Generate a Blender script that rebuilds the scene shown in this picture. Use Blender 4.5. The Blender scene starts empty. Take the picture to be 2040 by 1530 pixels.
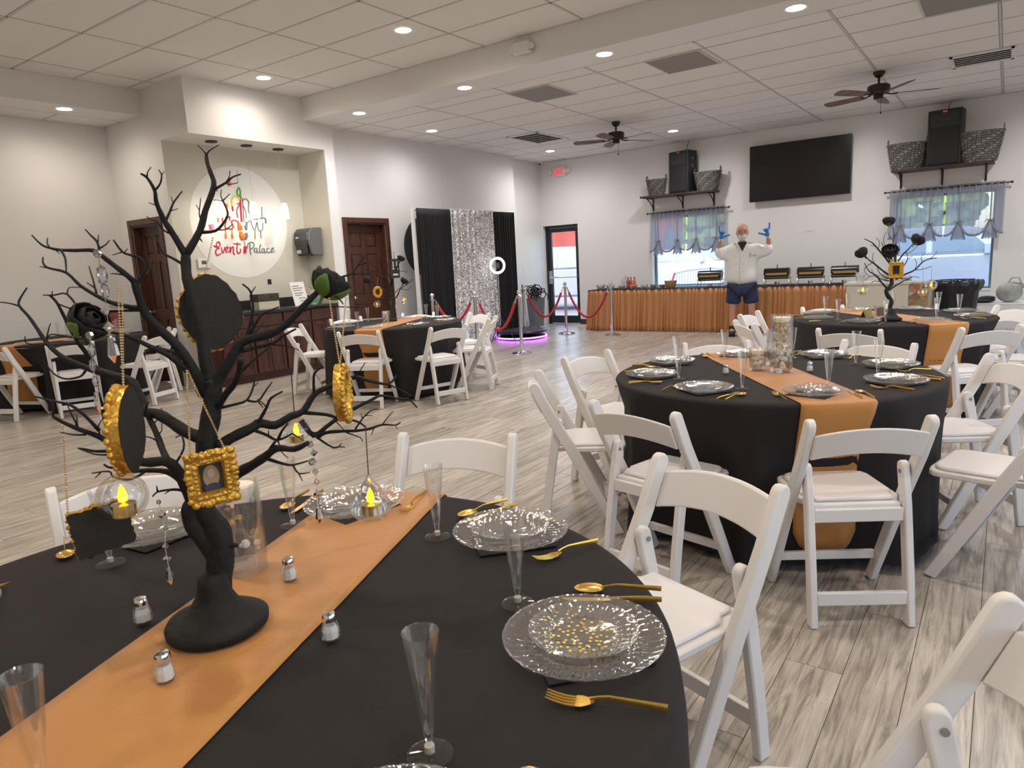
import bpy, math, random
from mathutils import Vector, Matrix, Euler
random.seed(7)
PI = math.pi
S = bpy.context.scene
COL = S.collection
R = math.radians
sin, cos = math.sin, math.cos

# ------------------------------------------------------------------ camera
F_PX, CX, CY, CAM_H = 1376.2, 1020.0, 765.0, 1.38
_ya, _pi, _ro = R(35.647), R(10.021), R(-3.006)
FWD = Vector((-sin(_ya)*cos(_pi), cos(_ya)*cos(_pi), -sin(_pi)))
_r = Vector((cos(_ya), sin(_ya), 0)); _u = _r.cross(FWD)
RGT = _r*cos(_ro) + _u*sin(_ro)
UPV = -_r*sin(_ro) + _u*cos(_ro)
CAM = Vector((0, 0, CAM_H))
cd = bpy.data.cameras.new('camera'); cam = bpy.data.objects.new('camera', cd); COL.objects.link(cam)
cd.sensor_width = 36; cd.lens = F_PX/2040*36; cd.clip_start = .05; cd.clip_end = 300
m = Matrix((RGT, UPV, -FWD)).transposed().to_4x4(); m.translation = CAM
cam.matrix_world = m
cd.dof.use_dof = True; cd.dof.focus_distance = 5.0; cd.dof.aperture_fstop = 14
S.camera = cam
S.cycles.transparent_max_bounces = 24
S.view_settings.view_transform = 'Standard'; S.view_settings.look = 'None'
S.view_settings.exposure = 0.08; S.view_settings.gamma = 1; S.view_settings.use_curve_mapping = False

def at(x, y, X=None, Y=None, Z=None, D=None):
    """point of the real room seen at photo pixel (x, y) on a known plane"""
    d = FWD + RGT*((x-CX)/F_PX) - UPV*((y-CY)/F_PX)
    if D is not None: return CAM + d*D
    i, v = (0, X) if X is not None else (1, Y) if Y is not None else (2, Z)
    return CAM + d*((v-CAM[i])/d[i])

# ------------------------------------------------------------------ world + sun
w = bpy.data.worlds.new('world'); S.world = w; w.use_nodes = True
nt = w.node_tree; bg = nt.nodes['Background']
sky = nt.nodes.new('ShaderNodeTexSky'); sky.sky_type = 'NISHITA'; sky.sun_disc = False
sky.sun_elevation = R(48); sky.sun_rotation = R(200); sky.dust_density = 1.5
nt.links.new(sky.outputs[0], bg.inputs[0]); bg.inputs[1].default_value = 0.85
sd = bpy.data.lights.new('sun', 'SUN'); sd.energy = 2.0; sd.angle = R(1); sd.color = (1, .95, .88)
so = bpy.data.objects.new('sun', sd); COL.objects.link(so); so.rotation_euler = (R(42), 0, R(-120)); so.location = (5, 30, 20)

# ------------------------------------------------------------------ materials
MATS = {}
def mat(name, col=(.8, .8, .8), rough=.5, metal=0, emit=None, es=1, sheen=0, coat=0, trans=0, bump=0, bscale=40, vary=0, vscale=5, spec=.5, alpha=1, stretch=None):
    if name in MATS: return MATS[name]
    m = bpy.data.materials.new(name); m.use_nodes = True; MATS[name] = m
    n = m.node_tree.nodes; L = m.node_tree.links; p = n['Principled BSDF']
    p.inputs['Base Color'].default_value = (*col, 1); p.inputs['Roughness'].default_value = rough
    p.inputs['Metallic'].default_value = metal; p.inputs['Specular IOR Level'].default_value = spec
    if emit: p.inputs['Emission Color'].default_value = (*emit, 1); p.inputs['Emission Strength'].default_value = es
    if sheen: p.inputs['Sheen Weight'].default_value = sheen
    if coat: p.inputs['Coat Weight'].default_value = coat; p.inputs['Coat Roughness'].default_value = .1
    if trans: p.inputs['Transmission Weight'].default_value = trans
    if alpha < 1: p.inputs['Alpha'].default_value = alpha
    if bump or vary:
        tc = n.new('ShaderNodeTexCoord'); mp = n.new('ShaderNodeMapping'); L.new(tc.outputs['Object'], mp.inputs[0])
        if stretch: mp.inputs['Scale'].default_value = stretch
        if bump:
            t = n.new('ShaderNodeTexNoise'); t.inputs['Scale'].default_value = bscale; t.inputs['Detail'].default_value = 3
            L.new(mp.outputs[0], t.inputs['Vector'])
            b = n.new('ShaderNodeBump'); b.inputs['Strength'].default_value = bump; b.inputs['Distance'].default_value = .01
            L.new(t.outputs[0], b.inputs['Height']); L.new(b.outputs[0], p.inputs['Normal'])
        if vary:
            t = n.new('ShaderNodeTexNoise'); t.inputs['Scale'].default_value = vscale; t.inputs['Detail'].default_value = 5
            L.new(mp.outputs[0], t.inputs['Vector'])
            mx = n.new('ShaderNodeMixRGB'); mx.inputs[1].default_value = (*[c*(1-vary) for c in col], 1); mx.inputs[2].default_value = (*[min(1, c*(1+vary)) for c in col], 1)
            cr = n.new('ShaderNodeMapRange'); cr.inputs[1].default_value = .3; cr.inputs[2].default_value = .7
            L.new(t.outputs[0], cr.inputs[0]); L.new(cr.outputs[0], mx.inputs[0]); L.new(mx.outputs[0], p.inputs['Base Color'])
    return m

def clear(name, tint=(.97, .97, .97), gloss=.12, haze=.03, edge=.4):
    """thin clear plastic or glass: see-through with fresnel reflections and a little haze"""
    if name in MATS: return MATS[name]
    m = bpy.data.materials.new(name); m.use_nodes = True; MATS[name] = m
    n = m.node_tree.nodes; L = m.node_tree.links; n.clear()
    out = n.new('ShaderNodeOutputMaterial'); tr = n.new('ShaderNodeBsdfTransparent'); gl = n.new('ShaderNodeBsdfGlossy'); df = n.new('ShaderNodeBsdfDiffuse')
    tr.inputs[0].default_value = (*tint, 1); gl.inputs['Roughness'].default_value = .04; gl.inputs[0].default_value = (1, 1, 1, 1); df.inputs[0].default_value = (.9, .88, .85, 1)
    lw = n.new('ShaderNodeLayerWeight'); lw.inputs[0].default_value = edge
    mr = n.new('ShaderNodeMapRange'); mr.inputs[3].default_value = gloss*.25; mr.inputs[4].default_value = min(1, gloss*3)
    L.new(lw.outputs['Fresnel'], mr.inputs[0])
    m1 = n.new('ShaderNodeMixShader'); m1.inputs[0].default_value = haze; L.new(tr.outputs[0], m1.inputs[1]); L.new(df.outputs[0], m1.inputs[2])
    m2 = n.new('ShaderNodeMixShader'); L.new(mr.outputs[0], m2.inputs[0]); L.new(m1.outputs[0], m2.inputs[1]); L.new(gl.outputs[0], m2.inputs[2])
    L.new(m2.outputs[0], out.inputs[0])
    return m

def wood(name, c1, c2, rough=.45, scale=(9, 9, .8)):
    if name in MATS: return MATS[name]
    m = bpy.data.materials.new(name); m.use_nodes = True; MATS[name] = m
    n = m.node_tree.nodes; L = m.node_tree.links; p = n['Principled BSDF']; p.inputs['Roughness'].default_value = rough
    tc = n.new('ShaderNodeTexCoord'); mp = n.new('ShaderNodeMapping'); mp.inputs['Scale'].default_value = scale
    L.new(tc.outputs['Object'], mp.inputs[0])
    t = n.new('ShaderNodeTexNoise'); t.inputs['Scale'].default_value = 4; t.inputs['Detail'].default_value = 8; t.inputs['Distortion'].default_value = 1.2
    L.new(mp.outputs[0], t.inputs['Vector'])
    r = n.new('ShaderNodeValToRGB'); r.color_ramp.elements[0].color = (*c1, 1); r.color_ramp.elements[1].color = (*c2, 1)
    r.color_ramp.elements[0].position = .35; r.color_ramp.elements[1].position = .65
    L.new(t.outputs[0], r.inputs[0]); L.new(r.outputs[0], p.inputs['Base Color'])
    return m

def floor_mat():
    m = bpy.data.materials.new('plank_vinyl'); m.use_nodes = True; MATS['plank'] = m
    n = m.node_tree.nodes; L = m.node_tree.links; p = n['Principled BSDF']
    g = n.new('ShaderNodeNewGeometry'); sx = n.new('ShaderNodeSeparateXYZ'); L.new(g.outputs['Position'], sx.inputs[0])
    def math_(op, a, b=None):
        q = n.new('ShaderNodeMath'); q.operation = op
        for i, v in enumerate((a, b)):
            if v is None: continue
            if isinstance(v, (int, float)): q.inputs[i].default_value = v
            else: L.new(v, q.inputs[i])
        return q.outputs[0]
    ci = math_('FLOOR', math_('DIVIDE', sx.outputs[0], PW))
    off = math_('MULTIPLY', math_('FRACT', math_('MULTIPLY', ci, .381966)), PL)
    ri = math_('FLOOR', math_('DIVIDE', math_('SUBTRACT', sx.outputs[1], off), PL))
    cb = n.new('ShaderNodeCombineXYZ'); L.new(ci, cb.inputs[0]); L.new(ri, cb.inputs[1])
    wn = n.new('ShaderNodeTexWhiteNoise'); L.new(cb.outputs[0], wn.inputs['Vector'])
    # grain runs along the plank, shifted per plank
    mp = n.new('ShaderNodeMapping'); mp.inputs['Scale'].default_value = (38, 2.6, 1)
    ad = n.new('ShaderNodeVectorMath'); ad.operation = 'ADD'; L.new(g.outputs['Position'], ad.inputs[0])
    sc = n.new('ShaderNodeVectorMath'); sc.operation = 'SCALE'; L.new(wn.outputs['Color'], sc.inputs[0]); sc.inputs['Scale'].default_value = 40
    L.new(sc.outputs[0], ad.inputs[1]); L.new(ad.outputs[0], mp.inputs[0])
    t = n.new('ShaderNodeTexNoise'); t.inputs['Scale'].default_value = 1.0; t.inputs['Detail'].default_value = 10; t.inputs['Roughness'].default_value = .68; t.inputs['Distortion'].default_value = .7
    L.new(mp.outputs[0], t.inputs['Vector'])
    r = n.new('ShaderNodeValToRGB'); e = r.color_ramp.elements
    e[0].position = .33; e[0].color = (.21, .18, .15, 1); e[1].position = .66; e[1].color = (.60, .54, .47, 1)
    q = e.new(.44); q.color = (.34, .30, .255, 1); q = e.new(.52); q.color = (.47, .42, .36, 1)
    L.new(t.outputs[0], r.inputs[0])
    mr = n.new('ShaderNodeMapRange'); L.new(wn.outputs['Value'], mr.inputs[0]); mr.inputs[3].default_value = .86; mr.inputs[4].default_value = 1.12
    mx = n.new('ShaderNodeVectorMath'); mx.operation = 'SCALE'; L.new(r.outputs[0], mx.inputs[0]); L.new(mr.outputs[0], mx.inputs['Scale'])
    L.new(mx.outputs[0], p.inputs['Base Color'])
    p.inputs['Roughness'].default_value = .28; p.inputs['Specular IOR Level'].default_value = .5
    b = n.new('ShaderNodeBump'); b.inputs['Strength'].default_value = .12; b.inputs['Distance'].default_value = .002
    L.new(t.outputs[0], b.inputs['Height']); L.new(b.outputs[0], p.inputs['Normal'])
    return m

# ------------------------------------------------------------------ mesh builder
class MB:
    def __init__(s): s.v = []; s.f = []; s.mi = []
    def add(s, vs, fs, k=0):
        o = len(s.v); s.v += [tuple(v) for v in vs]; s.f += [tuple(i+o for i in f) for f in fs]; s.mi += [k]*len(fs); return s
    def box(s, x0, x1, y0, y1, z0, z1, k=0):
        return s.add([(x0,y0,z0),(x1,y0,z0),(x1,y1,z0),(x0,y1,z0),(x0,y0,z1),(x1,y0,z1),(x1,y1,z1),(x0,y1,z1)],
                     [(3,2,1,0),(4,5,6,7),(0,1,5,4),(1,2,6,5),(2,3,7,6),(3,0,4,7)], k)
    def tube(s, pts, rad, n=8, k=0, cap=True, flat=1.0):
        pts = [Vector(p) for p in pts]
        if not isinstance(rad, (list, tuple)): rad = [rad]*len(pts)
        vs = []; fs = []; up = None
        for i, p in enumerate(pts):
            d = (pts[min(i+1, len(pts)-1)] - pts[max(i-1, 0)])
            d = d.normalized() if d.length > 1e-9 else Vector((0,0,1))
            if up is None:
                a = Vector((0,0,1)) if abs(d.z) < .9 else Vector((1,0,0)); up = d.cross(a).normalized()
            else:
                up = (up - d*up.dot(d)); up = up.normalized() if up.length > 1e-6 else d.orthogonal().normalized()
            b = d.cross(up)
            for j in range(n):
                a = 2*PI*j/n; vs.append(p + (up*cos(a)*flat + b*sin(a))*rad[i])
        for i in range(len(pts)-1):
            for j in range(n):
                fs.append((i*n+j, i*n+(j+1) % n, (i+1)*n+(j+1) % n, (i+1)*n+j))
        if cap: fs += [tuple(range(n))[::-1], tuple(range((len(pts)-1)*n, len(pts)*n))]
        return s.add(vs, fs, k)
    def lathe(s, prof, n=24, c=(0,0,0), mod=None, k=0, cap=True):
        vs = []; fs = []
        for i, (r, z) in enumerate(prof):
            for j in range(n):
                a = 2*PI*j/n; rr, zz = (r, z) if mod is None else mod(r, z, a, i)
                vs.append((c[0]+rr*cos(a), c[1]+rr*sin(a), c[2]+zz))
        for i in range(len(prof)-1):
            for j in range(n): fs.append((i*n+j, i*n+(j+1) % n, (i+1)*n+(j+1) % n, (i+1)*n+j))
        if cap:
            if prof[0][0] > 1e-5: fs.append(tuple(range(n))[::-1])
            if prof[-1][0] > 1e-5: fs.append(tuple(range((len(prof)-1)*n, len(prof)*n)))
        return s.add(vs, fs, k)
    def prism(s, poly, a, b, axis='x', k=0):
        """polygon in the plane across the axis, extruded a..b"""
        mk = {'x': lambda t,u,v: (t,u,v), 'y': lambda t,u,v: (u,t,v), 'z': lambda t,u,v: (u,v,t)}[axis]
        n = len(poly); vs = [mk(a,*p) for p in poly] + [mk(b,*p) for p in poly]
        fs = [tuple(range(n))[::-1], tuple(range(n, 2*n))] + [(i, (i+1) % n, n+(i+1) % n, n+i) for i in range(n)]
        return s.add(vs, fs, k)
    def grid(s, fn, nu, nv, k=0, closed=False):
        vs = [fn(i/nu, j/nv) for i in range(nu+(0 if closed else 1)) for j in range(nv+1)]
        fs = []; N = nu if closed else nu+1
        for i in range(nu):
            for j in range(nv):
                a = i*(nv+1)+j; b = ((i+1) % N)*(nv+1)+j; fs.append((a, b, b+1, a+1))
        return s.add(vs, fs, k)
    def ball(s, c, r, n=12, sz=(1,1,1), k=0):
        pr = [(sin(PI*i/(n//2)), -cos(PI*i/(n//2))) for i in range(n//2+1)]
        o = len(s.v); s.lathe([(max(a, 1e-4), z) for a, z in pr], n, (0,0,0), k=k, cap=False)
        for i in range(o, len(s.v)): v = s.v[i]; s.v[i] = (c[0]+v[0]*r*sz[0], c[1]+v[1]*r*sz[1], c[2]+v[2]*r*sz[2])
        return s
    def xf(s, M):
        s.v = [tuple(M @ Vector(v)) for v in s.v]; return s
    def mesh(s, name, mats, smooth=False, bevel=0, sharp=40):
        me = bpy.data.meshes.new(name); me.from_pydata(s.v, [], s.f)
        for m in (mats if isinstance(mats, (list, tuple)) else [mats]): me.materials.append(m)
        if any(s.mi): me.polygons.foreach_set('material_index', s.mi)
        if smooth:
            me.polygons.foreach_set('use_smooth', [True]*len(me.polygons))
            if sharp: me.set_sharp_from_angle(angle=R(sharp))
        me.update(); return me
    def obj(s, name, mats, parent=None, smooth=False, bevel=0, sharp=40, solid=0, sub=0):
        o = bpy.data.objects.new(name, s.mesh(name, mats, smooth, sharp=sharp)); COL.objects.link(o)
        if parent: o.parent = parent
        if solid: q = o.modifiers.new('s', 'SOLIDIFY'); q.thickness = solid; q.offset = 0
        if bevel: q = o.modifiers.new('b', 'BEVEL'); q.width = bevel; q.segments = 2; q.limit_method = 'ANGLE'; q.angle_limit = R(40)
        if sub: q = o.modifiers.new('u', 'SUBSURF'); q.levels = sub; q.render_levels = sub
        return o

def tag(o, label, cat, group=None, kind=None):
    o['label'] = label; o['category'] = cat
    if group: o['group'] = group
    if kind: o['kind'] = kind
    return o
def thing(name, label, cat, loc=(0,0,0), rz=0, group=None):
    o = bpy.data.objects.new(name, None); COL.objects.link(o); o.location = loc; o.rotation_euler = (0, 0, rz)
    return tag(o, label, cat, group)
def struct(o, label=None):
    o['kind'] = 'structure'
    if label: o['label'] = label
    return o
KIDS = {}
def dup(root, name, loc, rz, label, group=None, rot=None):
    if root not in KIDS: KIDS[root] = [(c, list(c.children)) for c in root.children]
    r = root.copy(); COL.objects.link(r); r.name = name; r.location = loc; r.rotation_euler = rot or (0, 0, rz); r['label'] = label
    if group: r['group'] = group
    for ch, gr in KIDS[root]:
        c = ch.copy(); COL.objects.link(c); c.parent = r
        for g in gr:
            d = g.copy(); COL.objects.link(d); d.parent = c
    return r
# ------------------------------------------------------------------ the room
PW, PL = .178, 1.22
XL, XR, YF, YB = -9.84, 4.2, -3.8, 12.82      # left wall, right wall, wall behind the camera, window wall
ZL, ZU = 3.40, 3.70                             # low and high ceiling
wallm = mat('wall_paint', (.80, .785, .775), .40, bump=.10, bscale=55)
ceilm = mat('ceiling_tile', (.84, .825, .81), .85, bump=.12, bscale=150)
darkm = mat('ceiling_gap', (.34, .32, .31), .9)
gridm = mat('ceiling_grid', (.62, .60, .59), .5)
trimm = wood('dark_wood', (.045, .016, .010), (.105, .042, .026), .4)
plank = floor_mat()

fl = struct(MB().box(XL-.2, XR+.2, YF-.2, YB+.2, -.12, -.0045).obj('floor', mat('floor_joint', (.10, .085, .07), .8)))
pm = MB().box(0, PW-.0022, 0, PL-.0022, -.0045, 0).mesh('plank', plank)
cells = []
for ci in range(math.floor(XL/PW), math.ceil(XR/PW)):
    off = ((ci*.381966) % 1.0)*PL
    for ri in range(math.floor((YF-off)/PL)-1, math.ceil((YB-off)/PL)+1):
        x, y = ci*PW, ri*PL+off
        if y+PL < YF or y > YB: continue
        cxy = Vector((x+PW/2, y+PL/2, 0)); v = cxy-CAM; z = v.dot(FWD)
        vis = False; size = 0
        for cx_, cy_ in ((x, y), (x+PW, y+PL), (x, y+PL), (x+PW, y), (x+PW/2, y+PL/2)):
            q = Vector((cx_, cy_, 0))-CAM; zz = q.dot(FWD)
            if zz > .3:
                px = CX+F_PX*q.dot(RGT)/zz; py = CY-F_PX*q.dot(UPV)/zz
                if -30 < px < 2070 and -30 < py < 1560: vis = True
        cells.append((0 if vis else 1, v.length, x, y))
cells.sort()
rest = MB()
for i, (vis, d, x, y) in enumerate(cells):
    if i < 300 and not vis:
        o = bpy.data.objects.new('plank', pm); COL.objects.link(o); o.parent = fl; o.location = (x, y, 0)
    else:
        rest.box(x, x+PW-.0022, max(y, YF), min(y+PL-.0022, YB), -.0045, 0)
o = rest.obj('plank', plank, fl); o['kind'] = 'stuff'

def wallbox(name, boxes, m=wallm):
    b = MB()
    for q in boxes: b.box(*q)
    return struct(b.obj(name, m))
# window wall, with a door opening and two windows
DX0, DX1, DZ = -8.17, -7.31, 2.09
W1 = (-5.66, -4.24, .75, 2.08); W2 = (-1.50, -.17, .60, 2.08)
T = .24
bx = [(-8.4, DX0, YB, YB+T, 0, 3.8), (DX0, DX1, YB, YB+T, DZ, 3.8), (DX1, W1[0], YB, YB+T, 0, 3.8), (W1[1], W2[0], YB, YB+T, 0, 3.8), (W2[1], XR, YB, YB+T, 0, 3.8)]
for W in (W1, W2): bx += [(W[0], W[1], YB, YB+T, 0, W[2]), (W[0], W[1], YB, YB+T, W[3], 3.8)]
wallbox('wall_back', bx)
wallbox('wall_left', [(XL-.2, XL, YF, 4.99, 0, 3.9)])
wallbox('wall_backdrop', [(-8.4, -8.03, 6.97, 7.19, 0, 3.9), (-8.4, -8.03, 7.19, 7.99, 2.08, 3.9), (-8.4, -8.17, 7.19, 7.99, 0, 2.08), (-8.4, -8.03, 7.99, 11.62, 0, 3.9), (-8.4, -8.2, 11.62, YB, 0, 3.9)])
# wall that holds the left door (faces the camera)
LD0, LD1, LDZ = -9.50, -8.80, 2.10
wallbox('wall_side_door', [(XL, LD0, 4.79, 4.99, 0, 3.9), (LD0, LD1, 4.79, 4.99, LDZ, 3.9), (LD1, -8.51, 4.79, 4.99, 0, 3.9), (-8.51, -8.5, 4.79, 4.99, 3.06, 3.9)])
alcm = mat('alcove_paint', (.66, .635, .56), .45, bump=.10, bscale=55)
wallbox('wall_alcove', [(-8.7, -8.51, 4.99, 6.80, 0, 3.9), (-8.51, -8.5, 4.79, 6.80, 0, 3.06), (-8.5, -7.92, 6.80, 6.81, 0, 3.06)], alcm)
wallbox('wall_pier', [(-8.7, -8.03, 6.81, 6.97, 0, 3.9), (-8.03, -7.9, 6.81, 6.97, 0, 3.9), (-7.92, -7.9, 6.80, 6.81, 0, 3.9)])
wallbox('trim_header', [(-8.5, -7.9, 4.79, 6.80, 3.06, 3.9), (-8.51, -8.5, 4.99, 6.80, 3.06, 3.9)])
# unseen walls with openings to the day: a storefront to the right and behind
rw = []
ys = [YF, -2.6, -.6, .6, 2.6, 3.8, 5.8, 7.2, 9.2, YB+T]
for a, b in zip(ys[::2], ys[1::2]): rw.append((XR, XR+.2, a, b, 0, 3.9))
for a, b in zip(ys[1::2], ys[2::2]): rw += [(XR, XR+.2, a, b, 0, .8), (XR, XR+.2, a, b, 2.6, 3.9)]
wallbox('wall_right', rw)
wallbox('wall_front', [(XL-.2, XR+.2, YF-.2, YF, 0, 3.9)])

# ceilings: backing slab, hanging grid and tiles
def ceiling(name, x0, x1, y0, y1, z, gx, gy, px, py, holes=()):
    c = struct(MB().box(x0, x1, y0, y1, z+.012, z+.2).obj(name, darkm))
    g = MB()
    x = gx - math.ceil((gx-x0)/px)*px
    xs = []
    while x < x1+px: xs.append(x); x += px
    y = gy - math.ceil((gy-y0)/py)*py; ysl = []
    while y < y1+py: ysl.append(y); y += py
    for x in xs:
        if x0 < x < x1: g.box(x-.011, x+.011, y0, y1, z-.001, z+.012)
    for y in ysl:
        if y0 < y < y1: g.box(x0, x1, y-.011, y+.011, z-.001, z+.012)
    g.box(x0, x1, y0, y0+.02, z-.001, z+.012); g.box(x0, x1, y1-.02, y1, z-.001, z+.012)
    g.box(x0, x0+.02, y0, y1, z-.001, z+.012); g.box(x1-.02, x1, y0, y1, z-.001, z+.012)
    g.obj('ceiling_grid', gridm, c)
    far = MB(); shared = {}
    for i in range(len(xs)-1):
        for j in range(len(ysl)-1):
            a, b, c0, d = max(xs[i]+.016, x0+.02), min(xs[i+1]-.016, x1-.02), max(ysl[j]+.016, y0+.02), min(ysl[j+1]-.016, y1-.02)
            if b-a < .05 or d-c0 < .05: continue
            mx, my = (a+b)/2, (c0+d)/2
            q = Vector((mx, my, z))-CAM; zz = q.dot(FWD)
            seen = zz > .5 and -250 < CX+F_PX*q.dot(RGT)/zz < 2300 and CY-F_PX*q.dot(UPV)/zz > -260
            if any(h[0] < mx < h[1] and h[2] < my < h[3] for h in holes): continue
            if seen:
                key = (round(b-a, 3), round(d-c0, 3))
                if key not in shared: shared[key] = MB().box(0, key[0], 0, key[1], .0, .014).mesh('tile', ceilm)
                o = bpy.data.objects.new('tile', shared[key]); COL.objects.link(o); o.parent = c; o.location = (a, c0, z+.001)
            else: far.box(a, b, c0, d, z, z+.014)
    if far.v:
        o = far.obj('tile', ceilm, c); o['kind'] = 'stuff'
    return c
ceiling('ceiling_low', -8.2, XR, 6.97, YB, ZL, -1.40, 7.90, 1.22, .61)
ceiling('ceiling_high', -8.87, XR, YF, 6.48, ZU, -6.0, 4.05, 1.22, .61)
ceiling('ceiling_left', XL, -9.35, YF, 4.79, ZL, -9.35, 4.05, 1.22, 1.22)
# beam across the room and the left drop
beam = struct(MB().box(-7.9, XR, 6.48, 6.97, ZL, 3.9).obj('trim_beam', wallm))
drop = struct(MB().box(-9.35, -8.87, YF, 4.79, ZL, 3.9).obj('trim_drop', wallm))
struct(MB().box(DX1, -6.45, YB-.012, YB, 0, .11).obj('baseboard_back', trimm))
struct(MB().box(XL, XL+.012, YF, 4.79, 0, .10).obj('baseboard_left', trimm))

# ------------------------------------------------------------------ ceiling lamps
lampm = mat('lamp_glow', (1, 1, 1), .5, emit=(1, .97, .92), es=28)
ringm = mat('lamp_trim', (.85, .84, .82), .4)
tl = None
def downlight(x, y, z, label, power=26, seen=True):
    global tl
    if seen:
        if tl is None:
            tl = thing('ceiling_light', label, 'ceiling light', (x, y, z), 0, 'round recessed ceiling lights')
            MB().lathe([(.078, -.002), (.10, -.006), (.105, 0)], 24, cap=False).obj('trim_ring', ringm, tl, smooth=True)
            MB().lathe([(.0001, -.003), (.078, -.003)], 24, cap=False).obj('diffuser', lampm, tl)
        else: dup(tl, 'ceiling_light', (x, y, z), 0, label)
    ld = bpy.data.lights.new('downlight', 'SPOT'); ld.energy = power*(.55 if x < -8.5 else .7 if x < -7.2 else 1.25 if z < 3.5 else 1.0); ld.color = LAMPC if z > 3.5 or x < -8.5 else (1, .975, .965); ld.spot_size = R(172); ld.spot_blend = 1.0; ld.shadow_soft_size = .08
    lo = bpy.data.objects.new('downlight', ld); COL.objects.link(lo); lo.location = (x, y, z-.02)
LAMPC = (1, .87, .73)
PWR = 100
spots = [((718,226),'under the beam, above the dark brown door'), ((926,175),'second from the left under the beam'), ((1200,106),'third from the left under the beam'), ((1581,11),'at the top edge of the picture under the beam')]
for q, t in spots:
    p = at(*q, Z=ZL); downlight(p.x, 6.71, ZL, 'round recessed ceiling light '+t, PWR)
for q, t in [((860,261),'in the tiled ceiling left of the first fan'), ((1096,301),'in the tiled ceiling above the exit sign'), ((1341,261),'in the tiled ceiling above the left loudspeaker'), ((1664,208),'in the tiled ceiling beside the right fan, above the television')]:
    p = at(*q, Z=ZL); downlight(p.x, p.y, ZL, 'round recessed ceiling light '+t, PWR)
for q, t in [((525,155),'in the high ceiling above the alcove'), ((803,60),'in the high ceiling at the top centre')]:
    p = at(*q, Z=ZU); downlight(p.x, p.y, ZU, 'round recessed ceiling light '+t, PWR)
p = at(128,217, Z=ZL); downlight(p.x, p.y, ZL, 'round recessed ceiling light in the dropped ceiling along the left wall', PWR)
for x, y, z in [(-4.9, 3.2, ZU), (-2.3, 3.2, ZU), (.2, 5.4, ZU), (.2, 3.0, ZU), (-7.3, 1.0, ZU), (-4.9, .6, ZU), (-2.3, .6, ZU), (.2, .6, ZU), (-4.9, -2, ZU), (-1, -2, ZU), (2.6, 3, ZU), (2.6, 0, ZU), (.4, 11.4, ZL), (2.8, 10, ZL), (.2, 6.71, ZL), (-9.1, 1.2, ZL)]:
    downlight(x, y, z, '', PWR, seen=False)
# portals guide the daylight through the storefront openings
for (cx_, cy_, cz_, sx_, sy_, rot) in [(XR+.1, -1.6, 1.7, 1.8, 2.0, (0, R(90), 0)), (XR+.1, 1.6, 1.7, 1.8, 2.0, (0, R(90), 0)), (XR+.1, 4.8, 1.7, 1.8, 2.0, (0, R(90), 0)), (XR+.1, 8.2, 1.7, 1.8, 2.0, (0, R(90), 0)),
                                 ((W1[0]+W1[1])/2, YB+.2, 1.4, 1.42, 1.33, (R(-90), 0, 0)), ((W2[0]+W2[1])/2, YB+.2, 1.35, 1.38, 1.48, (R(-90), 0, 0)), ((DX0+DX1)/2, YB+.2, 1.05, .86, 2.09, (R(-90), 0, 0))]:
    ld = bpy.data.lights.new('portal', 'AREA'); ld.shape = 'RECTANGLE'; ld.size = sx_; ld.size_y = sy_; ld.cycles.is_portal = True
    lo = bpy.data.objects.new('portal', ld); COL.objects.link(lo); lo.location = (cx_, cy_, cz_); lo.rotation_euler = rot
def bake(o):
    dg = bpy.context.evaluated_depsgraph_get()
    me = bpy.data.meshes.new_from_object(o.evaluated_get(dg)); me.name = o.name
    o.modifiers.clear(); o.data = me
    return o

# ------------------------------------------------------------------ folding chairs
resin = mat('white_resin', (.80, .775, .76), .38, vary=.03, vscale=3)
padm = mat('white_vinyl_pad', (.80, .775, .785), .45, bump=.1, bscale=30)
boltm = mat('grey_bolt', (.35, .35, .36), .35, metal=.8)
def slab(path, w, x0, x1):
    """board of width w following a side-view path (y, z), thick along x"""
    L_ = []; Rr = []
    n = len(path)
    for i, (y, z) in enumerate(path):
        a = path[max(i-1, 0)]; b = path[min(i+1, n-1)]; d = Vector((b[0]-a[0], b[1]-a[1])).normalized()
        nx, ny = -d.y*w/2, d.x*w/2
        L_.append((y+nx, z+ny)); Rr.append((y-nx, z-ny))
    e = Vector((path[-1][0]-path[-2][0], path[-1][1]-path[-2][1])).normalized()
    capp = [(path[-1][0]+(-e.y*cos(t)+e.x*sin(t))*w/2, path[-1][1]+(e.x*cos(t)+e.y*sin(t))*w/2) for t in [PI*k/6 for k in range(1, 6)]]
    return MB().prism(L_+capp+Rr[::-1], x0, x1, 'x')
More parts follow.
